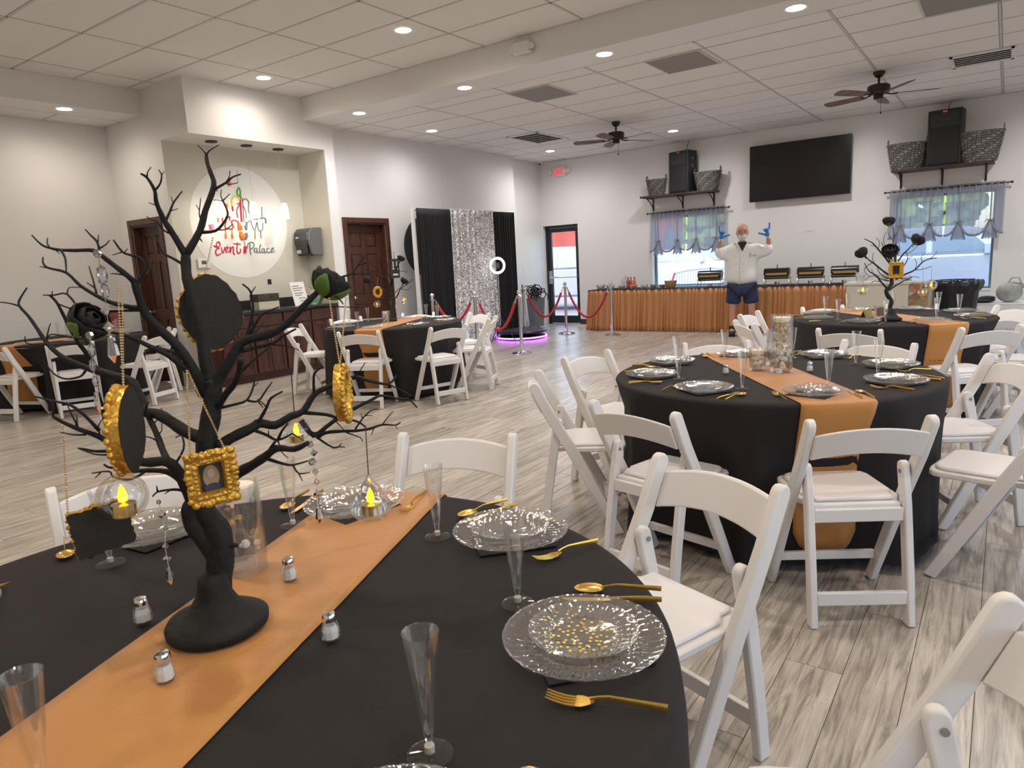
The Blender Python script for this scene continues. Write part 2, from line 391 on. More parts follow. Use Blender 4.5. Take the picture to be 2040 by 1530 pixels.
def chair_proto():
    t = thing('folding_chair', '', 'chair', (0,0,0))
    for s in (-1, 1):
        a, b = (s*.190, s*.220) if s > 0 else (-.220, -.190)
        q = slab([(.385, .0), (.265, .235), (.150, .455), (.048, .635), (-.015, .765)], .052, a, b)
        q.v = [(x, y, max(z, 0)) for x, y, z in q.v]
        bake(q.obj('front_leg', resin, t, True, bevel=.006))
        a, b = (.158, .186) if s > 0 else (-.186, -.158)
        q = slab([(.0, .0), (.028, .21), (.066, .44), (.096, .575)], .046, a, b)
        q.v = [(x, y, max(z, 0)) for x, y, z in q.v]
        bake(q.obj('rear_leg', resin, t, True, bevel=.006))
        for (yy, zz, xx) in ((.088, .560, .157), (.075, .425, .157)):
            MB().tube([(s*(xx-.004), yy, zz), (s*xx+s*.002, yy, zz)], .0075, 10).obj('bolt', boltm, t, True)
    def back(u, v):
        x = -.192+.384*u; bow = .028*(1-(2*u-1)**2)
        zb, zt = .632, .733; arch = .030*(1-(2*u-1)**2)
        return x, .0-bow*.9+.048-(v*.048)-.030, zb+arch*.9+(zt-zb)*v
    def back_obj():
        q = MB(); N = 16; th = .016
        vs = []; 
        for i in range(N+1):
            for (v, o_) in ((0, -th/2), (1, -th/2), (1, th/2), (0, th/2)):
                x, y, z = back(i/N, v); vs.append((x, y+o_, z))
        fs = []
        for i in range(N):
            for k in range(4): a = i*4+k; b = i*4+(k+1) % 4; fs.append((a, b, b+4, a+4))
        fs += [(3,2,1,0), (N*4, N*4+1, N*4+2, N*4+3)]
        return q.add(vs, fs)
    bake(back_obj().obj('backrest', resin, t, True, bevel=.006))
    def rounded(x0, x1, y0, y1, r, n=5):
        o = []
        for (cx_, cy_, a0) in ((x1-r, y1-r, 0), (x0+r, y1-r, 90), (x0+.01, y0+.01, 180), (x1-.01, y0+.01, 270)):
            rr = r if cy_ > y0+.02 else .01
            for k in range(n+1): a = R(a0+90*k/n); o.append((cx_+rr*cos(a), cy_+rr*sin(a)))
        return o
    q = MB().prism(rounded(-.152, .152, .075, .13, .01), .425, .448, 'z').prism(rounded(-.186, .186, .10, .465, .06), .425, .448, 'z')
    q = MB().prism([(-.155,.062),(.155,.062),(.155,.118),(.186,.150),(.186,.37),(.18,.40),(.16,.42),(.12,.428),(-.12,.428),(-.16,.42),(-.18,.40),(-.186,.37),(-.186,.150),(-.155,.118)], .425, .450, 'z')
    bake(q.obj('seat', resin, t, True, bevel=.006))
    q = MB().prism([(-.140,.085),(.140,.085),(.142,.135),(.165,.165),(.165,.36),(.155,.39),(.13,.408),(-.13,.408),(-.155,.39),(-.165,.36),(-.165,.165),(-.142,.135)], .450, .466, 'z')
    bake(q.obj('cushion', padm, t, True, bevel=.007))
    bake(MB().box(-.158, .158, .045, .063, .385, .435).obj('apron', resin, t, bevel=.004))
    bake(MB().box(-.158, .158, -.006, .014, .085, .135).obj('stretcher', resin, t, bevel=.004))
    bake(MB().box(-.190, .190, .322, .344, .115, .150).obj('stretcher', resin, t, bevel=.004))
    return t
CH = None
def chair(c, ang, r, label, group, face=None):
    global CH
    a = R(ang); x, y = c[0]+r*cos(a), c[1]+r*sin(a)
    rz = (a+PI if face is None else R(face)) - PI/2
    if CH is None:
        CH = chair_proto(); CH.location = (x, y, 0); CH.rotation_euler = (0, 0, rz); tag(CH, label, 'chair', group); return CH
    return dup(CH, 'folding_chair', (x, y, 0), rz, label, group)

# ------------------------------------------------------------------ tables
TR, TZ = .765, .762
cloth = mat('black_tablecloth', (.022, .019, .020), .78, sheen=.0, bump=.25, bscale=260, spec=.25)
runm = mat('orange_runner', (.52, .235, .062), .42, bump=.12, bscale=120, sheen=.15, spec=.3)
tablem = mat('table_board', (.55, .5, .42), .6)
steel = mat('grey_steel', (.4, .4, .4), .35, metal=1)
CHAIRPOS = {}
def fold(th, d, seed):
    k = (d/.7)
    push = 0
    if d > .02:
        for (a, r) in CHAIRPOS.get(seed, ()):
            da = (th-R(a)+PI) % (2*PI)-PI
            lim = r-.430
            if lim < TR+.06: push = max(push, (TR+.06-lim)*math.exp(-(da/.36)**4)*min(1, (d/.27)**1.0))
    w_ = sin(9*th+seed)+.6*sin(14*th+seed*2.1)+.35*sin(23*th+seed*.7)
    return .010*min(1, d/.05)+.035*k + .018*k**1.1*w_ - push
def cloth_obj(c, seed, label, zb=.045):
    b = MB()
    prof = [(.0001, TZ+.003), (.4, TZ+.003), (TR-.03, TZ+.003), (TR-.012, TZ+.002), (TR-.002, TZ-.004)]
    dr = [.012, .03, .07, .14, .22, .32, .42, .52, .62, TZ-zb]
    n = 144; rows = [('p', r, z) for r, z in prof] + [('d', d, 0) for d in dr]
    vs = []; fs = []
    for i, (k, p, q) in enumerate(rows):
        for j in range(n):
            a = 2*PI*j/n
            if k == 'p': vs.append((p*cos(a), p*sin(a), q))
            else: rr = TR+fold(a, p, seed); vs.append((rr*cos(a), rr*sin(a), TZ-p))
    for i in range(len(rows)-1):
        for j in range(n): fs.append((i*n+j, (i+1)*n+j, (i+1)*n+(j+1) % n, i*n+(j+1) % n))
    b.add(vs, fs)
    o = b.obj('tablecloth', cloth, smooth=True, sharp=0); o.location = (c[0], c[1], 0)
    return tag(o, label, 'tablecloth', None)
def runner_obj(c, ang, seed, label, w=.30, drop0=.66, drop1=.66):
    a0 = R(ang); ax = Vector((cos(a0), sin(a0))); nx = Vector((-sin(a0), cos(a0)))
    nt_, N = 12, 40
    rows = []
    for i in range(nt_+1):
        t = -w/2+w*i/nt_; s0 = math.sqrt(TR**2-t*t)
        row = []
        for sgn, drop in ((-1, drop0), (1, drop1)):
            seg = []
            e = 1-(abs(2*i/nt_-1))**6*.12
            for d in [drop*e*k/12 for k in range(12, 0, -1)]:
                p = ax*(sgn*s0)+nx*t; th = math.atan2(p.y, p.x); rr = TR+fold(th, d, seed)+.007
                q = p.normalized()*rr; seg.append((q.x, q.y, TZ-d))
            for d in (.010, .003):
                p = (ax*(sgn*s0)+nx*t).normalized()*(TR+(.008 if d > .005 else .002)); seg.append((p.x, p.y, TZ+.006-d))
            for f in (.985, .96): p = ax*(sgn*s0*f)+nx*t; seg.append((p.x, p.y, TZ+.006))
            row.append(seg)
        mid = []
        for k in range(1, 12):
            p = ax*(s0*.96*(-1+2*k/12))+nx*t; mid.append((p.x, p.y, TZ+.0065+.0006*sin(k*2.1+i*.6)))
        rows.append(row[0]+mid+row[1][::-1])
    b = MB(); m_ = len(rows[0]); vs = [v for r_ in rows for v in r_]
    fs = [(i*m_+j, i*m_+j+1, (i+1)*m_+j+1, (i+1)*m_+j) for i in range(nt_) for j in range(m_-1)]
    b.add(vs, fs)
    o = b.obj('table_runner', runm, smooth=True, sharp=0, solid=.0015); o.location = (c[0], c[1], 0)
    return tag(o, label, 'table runner', None)
def table(c, label):
    t = thing('round_table', label, 'table', (c[0], c[1], 0))
    MB().lathe([(.0001, TZ-.026), (TR-.008, TZ-.026), (TR-.004, TZ-.01), (TR-.008, TZ-.002), (.0001, TZ-.002)], 48, cap=False).obj('tabletop', tablem, t, True)
    for k in range(4):
        a = PI/4+k*PI/2; x, y = .5*cos(a), .5*sin(a)
        MB().tube([(x, y, 0), (x, y, TZ-.026)], .014, 8).obj('leg', steel, t, True)
    return t

plastic = clear('clear_plastic', (.99, .99, .985), .13, .008)
glassm = clear('clear_glass', (.99, .993, .99), .16, .015)
waterm = clear('water', (.99, .993, .993), .10, .01)
goldp = mat('gold_plastic', (.78, .50, .11), .22, metal=.85)
goldm = mat('antique_gold', (.72, .42, .07), .34, metal=.75, bump=.6, bscale=60)
chrome = mat('chrome', (.8, .8, .8), .12, metal=1)
saltm = mat('salt', (.85, .84, .82), .9)
PROTO = {}
def plate_mesh(rad, n, well, seedz=.018):
    prof = [(.0001, .0035), (well*.9, .0035), (well, .0065), (well*1.10, .0095), (rad*.80, .0125), (rad*.90, .0155), (rad*.975, .019), (rad, .020), (rad, .0175), (rad*.90, .0125), (rad*.80, .0095), (well*1.08, .004), (well, .001), (.0001, .0005)]
    def mod(r, z, a, i):
        k = max(0, (r-well*1.05)/(rad-well)); return r, z + .0020*(4*k*(1-k))*sin(n*a + r*60)
    return MB().lathe(prof, 180 if rad > .1 else 150, mod=mod, cap=False)
def proto(kind):
    if kind in PROTO: return PROTO[kind]
    if kind == 'dinner_plate':
        t = plate_mesh(.130, 40, .078).obj(kind, plastic, smooth=True, sharp=0); tag(t, '', 'plate')
    elif kind == 'dessert_plate':
        t = plate_mesh(.088, 30, .052).obj(kind, plastic, smooth=True, sharp=0); tag(t, '', 'plate')
    elif kind == 'champagne_flute':
        t = thing(kind, '', 'glass')
        MB().lathe([(.0295, 0), (.0300, .0012), (.020, .003), (.008, .005), (.0060, .008)], 32, cap=False).obj('foot', plastic, t, True)
        MB().lathe([(.0065, .005), (.0065, .014)], 16).obj('stem', mat('stem_plug', (.50, .47, .38), .3), t, True)
        MB().lathe([(.004, .014), (.0072, .030), (.0110, .065), (.0160, .105), (.0205, .145), (.0228, .1685), (.0234, .170), (.0218, .1685), (.0193, .145), (.0148, .105), (.0098, .065), (.0062, .034), (.0002, .028)], 32, cap=False).obj('bowl', plastic, t, True)
    elif kind == 'spoon':
        def f(u, v):
            x = -.02+.02*0; y = 2*v-1
            L_ = .075*u
            wd = .0185*math.sqrt(max(0, 1-(2*u-1)**2))*(1-.12*u)+.0008
            return (.02+.055*u, wd*y, .0045-.0045*(1-y*y)*math.sqrt(max(0, 1-(2*u-1)**2))+.0015)
        t = thing(kind, '', 'spoon')
        MB().grid(f, 14, 8).obj('bowl', goldp, t, True, sharp=0, solid=.0012)
        hp = [(.024, 0, .005), (.010, 0, .0085), (-.005, 0, .0105), (-.04, 0, .0070), (-.085, 0, .0030)]
        MB().tube(hp, [.0036, .0028, .0032, .0045, .0052], 10, flat=.35).obj('handle', goldp, t, True)
    elif kind == 'knife':
        t = thing(kind, '', 'knife')
        MB().prism([(.0, -.0045), (.0, .0060), (.05, .0085), (.075, .0075), (.09, .001), (.088, -.004), (.06, -.0052)], .0005, .0022, 'z').obj('blade', goldp, t)
        MB().tube([(.004, 0, .0022), (-.03, 0, .0028), (-.06, 0, .003), (-.088, 0, .0026)], [.0045, .0055, .0062, .0050], 10, flat=.4).obj('handle', goldp, t, True)
    elif kind == 'fork':
        t = thing(kind, '', 'fork')
        q = MB()
        def zf(x): return .0105*((x-.045)/.045)**2*.35+.0015+.0085*max(0, (x-.045)/.04)**1.6*.9
        for k in range(4):
            y = (k-1.5)*.0062; pts = [(x, y*(1 if x > .04 else .9), zf(x)) for x in (.036, .046, .056, .066, .074, .082)]
            q.tube(pts, [.0022, .0021, .0019, .0018, .0016, .0009], 6, flat=.8)
        q.grid(lambda u, v: (.014+.026*u, (2*v-1)*(.003+.0095*min(1, u*1.5)**.8), zf(.014+.026*u)+.0012), 6, 6)
        q.obj('tines', goldp, t, True)
        hp = [(.020, 0, .006), (.008, 0, .0100), (-.006, 0, .0115), (-.04, 0, .0075), (-.085, 0, .0030)]
        MB().tube(hp, [.0042, .0030, .0034, .0048, .0058], 10, flat=.35).obj('handle', goldp, t, True)
    elif kind == 'salt_shaker':
        t = thing(kind, '', 'salt shaker')
        MB().lathe([(.0135, 0), (.0160, .003), (.0150, .018), (.0115, .032), (.0105, .036)], 8).obj('body', glassm, t)
        MB().lathe([(.0125, .003), (.0125, .016), (.0095, .026), (.0001, .026)], 8, cap=False).obj('salt', saltm, t)
        MB().lathe([(.0120, .034), (.0122, .041), (.0100, .046), (.0001, .0485)], 20, cap=False).obj('lid', chrome, t, True)
    elif kind == 'napkin':
        t = MB().box(-.085, .085, -.085, .085, .0, .0022).obj(kind, mat('black_paper', (.012, .012, .012), .8)); tag(t, '', 'napkin')
    PROTO[kind] = [t, False]
    return PROTO[kind]
def put(kind, x, y, z, rz, label, group=None):
    p = proto(kind)
    if not p[1]:
        p[1] = True; t = p[0]; t.location = (x, y, z); t.rotation_euler = (0, 0, rz); t['label'] = label
        if group: t['group'] = group
        return t
    return dup(p[0], kind, (x, y, z), rz, label, group)

SEATN = {0: 'nearest', 1: 'near right', 2: 'right-hand', 3: 'far right', 4: 'farthest', -3: 'far left', -2: 'left-hand', -1: 'near left', -4: 'farthest'}
def seatname(c, ang):
    th = math.degrees(math.atan2(-c[1], -c[0])); rel = (ang-th+180) % 360-180
    return rel
def settings(c, tname, angles, names, rp=.60, kinds=('napkin', 'dinner_plate', 'dessert_plate', 'champagne_flute', 'fork', 'knife', 'spoon'), jit=1.0, flute_only=()):
    rnd = random.Random(int(abs(c[0]*100)))
    for a_, nm in zip(angles, names):
        a = R(a_); d = Vector((cos(a), sin(a))); l = Vector((-sin(a), cos(a))); C2 = Vector(c)
        def P(r, lat): q = C2+d*r+l*lat; return q.x, q.y
        onrun = .0055; zt = TZ+.0045
        for kd in kinds:
            g = {'napkin': 'black napkins under the plates', 'dinner_plate': 'clear dinner plates', 'dessert_plate': 'clear small plates', 'champagne_flute': 'clear champagne flutes', 'fork': 'gold forks', 'knife': 'gold knives', 'spoon': 'gold spoons'}[kd]+' on '+tname
            if kd == 'napkin': x, y = P(rp, 0); put(kd, x, y, zt+.002, a+R(rnd.uniform(15, 70)), f'black paper napkin under the {nm} plate on {tname}', g)
            elif kd == 'dinner_plate': x, y = P(rp, 0); put(kd, x, y, zt+.005, a, f'clear ribbed dinner plate at the {nm} seat of {tname}', g)
            elif kd == 'dessert_plate':
                x, y = P(rp, 0); put(kd, x, y, zt+.005+.0095, a+1, f'small clear plate on the {nm} dinner plate of {tname}', g)
            elif kd == 'champagne_flute':
                x, y = P(rp*.80, rp*.80*.24+rnd.uniform(-.01, .01)*jit); put(kd, x, y, zt+.003, rnd.uniform(0, 6), f'clear plastic champagne flute at the {nm} seat of {tname}', g)
            elif kd == 'fork': x, y = P(rp+.035, -.150); put(kd, x, y, zt+.003, a+PI+R(rnd.uniform(-8, 8)*jit), f'gold fork beside the {nm} plate on {tname}', g)
            elif kd == 'knife': x, y = P(rp+.045, .150); put(kd, x, y, zt+.003, a+PI+R(rnd.uniform(-5, 5)*jit), f'gold knife beside the {nm} plate on {tname}', g)
            elif kd == 'spoon': x, y = P(rp+.050, .188); put(kd, x, y, zt+.003, a+PI+R(rnd.uniform(-6, 6)*jit), f'gold spoon beside the {nm} plate on {tname}', g)
def order8(c, base):
    """eight seat angles and their names seen from the doorway side of the picture"""
    th = math.degrees(math.atan2(-c[1], -c[0])); out = []
    for k in range(8):
        a = base+45*k; rel = (a-th+180) % 360-180; out.append((a, rel))
    nm = ['nearest', 'near right', 'right-hand', 'far right', 'farthest', 'far left', 'left-hand', 'near left']
    out.sort(key=lambda q: (q[1]+22.5) % 360)
    return [(a, nm[i], rel) for i, (a, rel) in enumerate(out)]

T1, T2, T3, T4, T5 = (-1.07, .60), (-.94, 3.54), (-.78, 6.58), (-5.63, 5.62), (-8.90, 3.62)
TN = {1: 'the nearest table', 2: 'the candle vase table', 3: 'the back right table', 4: 'the table by the cabinets', 5: 'the far left table'}
CHAIRS = {
 1: [(70, 1.28, 'far right seat'), (112, 1.31, 'farthest seat'), (161, 1.20, 'far left seat'), (25, 1.30, 'right-hand seat at the picture corner')],
 2: [(-58, 1.10, 'nearest seat, back turned'), (-103, 1.08, 'near left seat'), (-150, 1.16, 'left-hand seat, side-on'), (168, 1.20, 'far left seat by the ropes'), (122, 1.13, 'farthest seat'), (74, 1.19, 'far right seat'), (30, 1.14, 'right-hand seat, side-on'), (-12, 1.20, 'near right seat')],
 3: [(-52, 1.16, 'near right seat'), (-95, 1.20, 'nearest seat'), (-142, 1.22, 'near left seat'), (174, 1.19, 'left-hand seat'), (130, 1.05, 'far left seat'), (86, 1.00, 'farthest seat'), (38, 1.08, 'far right seat'), (-5, 1.12, 'right-hand seat')],
 4: [(-152, 1.19, 'left-hand seat, side-on'), (-64, 1.07, 'nearest seat'), (-18, 1.16, 'near right seat'), (26, 1.12, 'right-hand seat, side-on'), (72, 1.16, 'far right seat'), (120, 1.22, 'farthest seat'), (163, 1.28, 'far left seat')],
 5: [(-24, 1.05, 'nearest seat, back turned'), (20, 1.20, 'right-hand seat, side-on'), (70, 1.05, 'far right seat'), (-68, 1.02, 'near left seat')]}
TABS = [(T1, -68, 1.3), (T2, -55, 4.2), (T3, -52, 2.2), (T4, -66, .4), (T5, -78, 3.1)]
for i_, tb in enumerate(TABS, 1):
    CHAIRPOS[tb[2]] = [(a, r) for a, r, n in CHAIRS[i_]]
    for a, r, n in CHAIRS[i_]: chair(tb[0], a, r, f'white folding chair at {TN[i_]}, {n}', 'white folding chairs around '+TN[i_])
for i, (c, rang, sd_) in enumerate(TABS, 1):
    table(c, f'round folding table under the black cloth of {TN[i]}')
    cloth_obj(c, sd_, f'floor-length black cloth on {TN[i]}')
    runner_obj(c, rang, sd_, f'orange satin runner across {TN[i]}')

# settings (angle of the nearest-like seat, then every 45 degrees)
o1 = order8(T1, 27)
settings(T1, TN[1], [q[0] for q in o1 if q[1] not in ('near left', 'left-hand')], [q[1] for q in o1 if q[1] not in ('near left', 'left-hand')], rp=.62)
settings(T1, TN[1], [q[0] for q in o1 if q[1] in ('left-hand',)], ['left-hand'], rp=.62, kinds=('dinner_plate', 'dessert_plate', 'champagne_flute'))
o2 = order8(T2, -58); settings(T2, TN[2], [q[0] for q in o2], [q[1] for q in o2], rp=.59)
o3 = order8(T3, -55); settings(T3, TN[3], [q[0] for q in o3], [q[1] for q in o3], rp=.60, kinds=('dinner_plate', 'dessert_plate', 'champagne_flute', 'fork', 'knife'))
o4 = order8(T4, -20); settings(T4, TN[4], [q[0] for q in o4], [q[1] for q in o4], rp=.60, kinds=('dinner_plate', 'champagne_flute', 'fork'))
o5 = order8(T5, -20); settings(T5, TN[5], [q[0] for q in o5 if q[1] not in ('far left', 'left-hand')], [q[1] for q in o5 if q[1] not in ('far left', 'left-hand')], rp=.60, kinds=('dinner_plate', 'champagne_flute'))

# ------------------------------------------------------------------ doors
brass = mat('satin_nickel', (.6, .58, .54), .25, metal=1)
def panel_door(name, M, w, h, hinge_knob=1, parent_label=None):
    """six-panel door with casing, built in the x-z plane facing -y, origin at lower left of the opening"""
    e = bpy.data.objects.new(name, None); COL.objects.link(e); e.matrix_world = M; struct(e)
    c = MB().box(-.075, 0, -.022, .0, 0, h+.075).box(w, w+.075, -.022, .0, 0, h+.075).box(0, w, -.022, .0, h, h+.075)
    c.box(0, .025, 0, .14, 0, h).box(w-.025, w, 0, .14, 0, h).box(.025, w-.025, 0, .14, h-.025, h)
    bake(c.obj('door_frame', trimm, e, bevel=.004))
    d = MB(); x0, x1, z1 = .03, w-.03, h-.03; y0, y1 = .095, .135
    d.box(x0, x1, y0+.014, y1, .01, z1)
    st = .10; mid = (x0+x1)/2; rails = [(.01, .22), (.86, 1.0), (1.62, 1.72), (z1-.11, z1)]
    for a, b in rails: d.box(x0+st, x1-st, y0, y0+.014, a, b)
    for a, b in ((x0, x0+st), (x1-st, x1)): d.box(a, b, y0, y0+.014, .01, z1)
    for k in range(3): d.box(mid-.045, mid+.045, y0, y0+.014, rails[k][1], rails[k+1][0])
    leaf = d.obj('door_leaf', trimm, e)
    for (a, b) in ((x0+st+.02, mid-.065), (mid+.065, x1-st-.02)):
        for k in range(3):
            za, zb = rails[k][1]+.02, rails[k+1][0]-.02
            bake(MB().box(a, b, y0+.004, y0+.016, za, zb).obj('panel', trimm, e, bevel=.006))
    kx = x1-.06 if hinge_knob > 0 else x0+.06
    MB().lathe([(.028, 0), (.028, .006), (.010, .01), (.010, .04)], 16).xf(Matrix.Translation((kx, y0, .96)) @ Matrix.Rotation(R(90), 4, 'X')).ball((kx, y0-.055, .96), .028, 14, (1, .8, 1)).obj('knob', brass, e, True)
    return e
M = Matrix.Translation((LD0, 4.79, 0)); panel_door('door_1', M, LD1-LD0, LDZ, -1)
# second door stands in the backdrop wall, facing +x
M = Matrix.Translation((-8.03, 7.19, 0)) @ Matrix.Rotation(R(90), 4, 'Z'); panel_door('door_2', M, .80, 2.08, -1)

# glass exit door
black = mat('black_metal', (.018, .018, .02), .4)
winglass = clear('window_glass', (.985, .99, .99), .06, .0)
e = bpy.data.objects.new('door_3', None); COL.objects.link(e); e.location = (DX0, YB+.10, 0); struct(e)
w_, h_ = DX1-DX0, DZ
MB().box(0, .05, 0, .10, 0, h_).box(w_-.05, w_, 0, .10, 0, h_).box(.05, w_-.05, 0, .10, h_-.05, h_).obj('door_frame', black, e)
MB().box(.055, .13, .02, .065, .01, h_-.055).box(w_-.13, w_-.055, .02, .065, .01, h_-.055).box(.13, w_-.13, .02, .065, h_-.14, h_-.055).box(.13, w_-.13, .02, .065, .01, .17).obj('door_leaf', black, e)
MB().box(.13, w_-.13, .038, .046, .17, h_-.14).obj('pane', winglass, e)
MB().tube([(.10, -.045, 1.0), (w_-.10, -.045, 1.0)], .016, 10).tube([(.10, .02, 1.0), (.10, -.045, 1.0)], .014, 8).tube([(w_-.10, .02, 1.0), (w_-.10, -.045, 1.0)], .014, 8).obj('push_bar', mat('alu', (.75, .75, .76), .3, metal=.9), e, True)
MB().box(.055, .125, -.005, .02, .86, 1.14).obj('lock_case', steel, e)

# ------------------------------------------------------------------ windows
whitef = mat('white_frame', (.8, .8, .8), .4)
def window(name, W):
    e = bpy.data.objects.new(name, None); COL.objects.link(e); e.location = (W[0], YB+.12, W[2]); struct(e)
    w_, h_ = W[1]-W[0], W[3]-W[2]
    MB().box(0, .035, 0, .06, 0, h_).box(w_-.035, w_, 0, .06, 0, h_).box(.035, w_-.035, 0, .06, 0, .035).box(.035, w_-.035, 0, .06, h_-.035, h_).obj('window_frame', mat('bronze_frame', (.16, .20, .26), .4), e)
    MB().box(.035, w_-.035, .027, .033, .035, h_-.035).obj('pane', winglass, e)
    MB().box(-.0, w_, -.13, 0, -.02, 0.002).obj('window_sill', whitef, e)
window('window_1', W1); window('window_2', W2)

# sheer curtains tied up at the bottom
def sheer():
    m = bpy.data.materials.new('sheer'); m.use_nodes = True
    n = m.node_tree.nodes; L = m.node_tree.links; n.clear(); out = n.new('ShaderNodeOutputMaterial')
    a = n.new('ShaderNodeBsdfTransparent'); d = n.new('ShaderNodeBsdfDiffuse'); t = n.new('ShaderNodeBsdfTranslucent')
    d.inputs[0].default_value = (.42, .42, .46, 1); t.inputs[0].default_value = (.36, .40, .48, 1)
    m1 = n.new('ShaderNodeMixShader'); m1.inputs[0].default_value = .5; L.new(d.outputs[0], m1.inputs[1]); L.new(t.outputs[0], m1.inputs[2])
    m2 = n.new('ShaderNodeMixShader'); lw = n.new('ShaderNodeLayerWeight'); lw.inputs[0].default_value = .35
    mr = n.new('ShaderNodeMapRange'); mr.inputs[3].default_value = .80; mr.inputs[4].default_value = .95; L.new(lw.outputs['Facing'], mr.inputs[0])
    L.new(mr.outputs[0], m2.inputs[0]); L.new(a.outputs[0], m2.inputs[1]); L.new(m1.outputs[0], m2.inputs[2]); L.new(m2.outputs[0], out.inputs[0])
    return m
sheerm = sheer()
rodm = mat('dark_bronze', (.03, .022, .02), .4, metal=.5)
def curtain_set(x0, x1, zr, zb, place):
    y = YB-.075
    t = thing('curtain_rod', f'dark metal curtain rod over the {place} window', 'curtain rod', (0, 0, 0))
    MB().tube([(x0-.06, y, zr), (x1+.06, y, zr)], .009, 8).obj('rod', rodm, t, True)
    for s, x in ((-1, x0-.06), (1, x1+.06)):
        MB().ball((x+s*.014, y, zr), .020, 10, (.8, 1, 1)).obj('finial', rodm, t, True)
        MB().tube([(x-s*.03, y, zr), (x-s*.03, YB, zr)], .007, 6).lathe([(.02, 0), (.02, .004)], 12).obj('bracket', rodm, t, True)
    gap = .03; wd = (x1-x0-gap)/2
    for k in range(2):
        xa = x0+k*(wd+gap)
        ties = (.22, .76) if k == 0 else (.24, .78)
        c = thing('curtain', f'grey sheer tie-up curtain, {("left", "right")[k]} one at the {place} window', 'curtain', (0, 0, 0), 0, 'grey tie-up curtains')
        H = zr+.03-zb
        def g(u, v):
            pull = sum(math.exp(-((u-q)/.10)**2) for q in ties)
            mid = math.exp(-((u-(ties[0]+ties[1])/2)/.16)**2)
            edge = 1 if u < ties[0] or u > ties[1] else 0
            drop = H*(1-.26*min(1, pull)+.02*mid)
            uu = u
            for q in ties: uu += (q-u)*.45*math.exp(-((u-q)/.10)**2)*v**2
            yy = y - .012*sin(u*52+sin(v*3)*1.2)*(1-.4*v) - .006*sin(u*117) - .05*v**3*(1-min(1, pull))
            return (xa+wd*uu, yy, zr+.03-drop*v)
        MB().grid(g, 110, 26).obj('panel', sheerm, c, True, sharp=0)
        MB().tube([tuple(Vector(g(k/60, 1.0))+Vector((0, -.012, .01))) for k in range(61)], .016, 7).obj('hem_roll', mat('hem_grey', (.24, .25, .29), .85, bump=.6, bscale=30), c, True)
        for q in ties:
            xx = xa+wd*q; zt = zr+.03-H*.74
            # bunched tail under the tie
            def tail(u, v, xx=xx, zt=zt):
                a = u*2*PI; r = (.018+.065*v**.7)*(1+.28*sin(a*7)); return (xx+r*cos(a), y-.02+r*.45*sin(a), zt-.25*v-.02*sin(a*7)*v)
            MB().grid(tail, 42, 8, closed=True).obj('gathered_tail', sheerm, c, True, sharp=0)
            MB().box(xx-.009, xx+.009, y-.024, y-.018, zt, zr+.02).obj('strap', mat('grey_cloth', (.25, .25, .28), .8), c)
            for s in (-1, 1): MB().tube([(xx, y-.03, zt+.005), (xx+s*.035, y-.05, zt+.02), (xx+s*.07, y-.045, zt-.012)], [.007, .009, .004], 6).obj('bow_loop', mat('grey_cloth'), c, True)
a, b = at(1292,426, Y=YB-.07), at(1450,411, Y=YB-.07)
curtain_set(a.x+.05, b.x-.05, 2.15, 1.42, 'left')
a, b = at(1767,384, Y=YB-.07), at(2005,364, Y=YB-.07)
curtain_set(a.x+.05, b.x-.005, 2.15, 1.42, 'right')

# ------------------------------------------------------------------ shelves with loudspeakers and baskets
shelfm = wood('shelf_wood', (.035, .018, .014), (.075, .04, .03), .5, (.8, 9, 9))
def weave():
    m = mat('wicker', (.15, .14, .13), .8, vary=.75, vscale=45, bump=.4, bscale=60); return m
wick = weave()
grillem = mat('speaker_grille', (.012, .012, .014), .65, bump=.3, bscale=500)
plasticb = mat('black_plastic', (.016, .016, .018), .5, bump=.1, bscale=200)
def shelf(x0, x1, z, place):
    t = thing('wall_shelf', f'dark wooden wall shelf above the {place} window', 'shelf', (x0, YB, z))
    w_ = x1-x0; d = .40
    bake(MB().box(0, w_, -d, 0, -.032, 0).obj('board', shelfm, t, bevel=.003))
    for x in (.10, w_/2, w_-.10):
        b = MB().box(x-.013, x+.013, -.30, 0, -.044, -.032).box(x-.013, x+.013, -.012, 0, -.26, -.044)
        b.tube([(x, -.285, -.048), (x, -.20, -.085), (x, -.09, -.14), (x, -.03, -.20), (x, -.01, -.25)], .010, 6)
        b.obj('bracket', rodm, t)
    return t
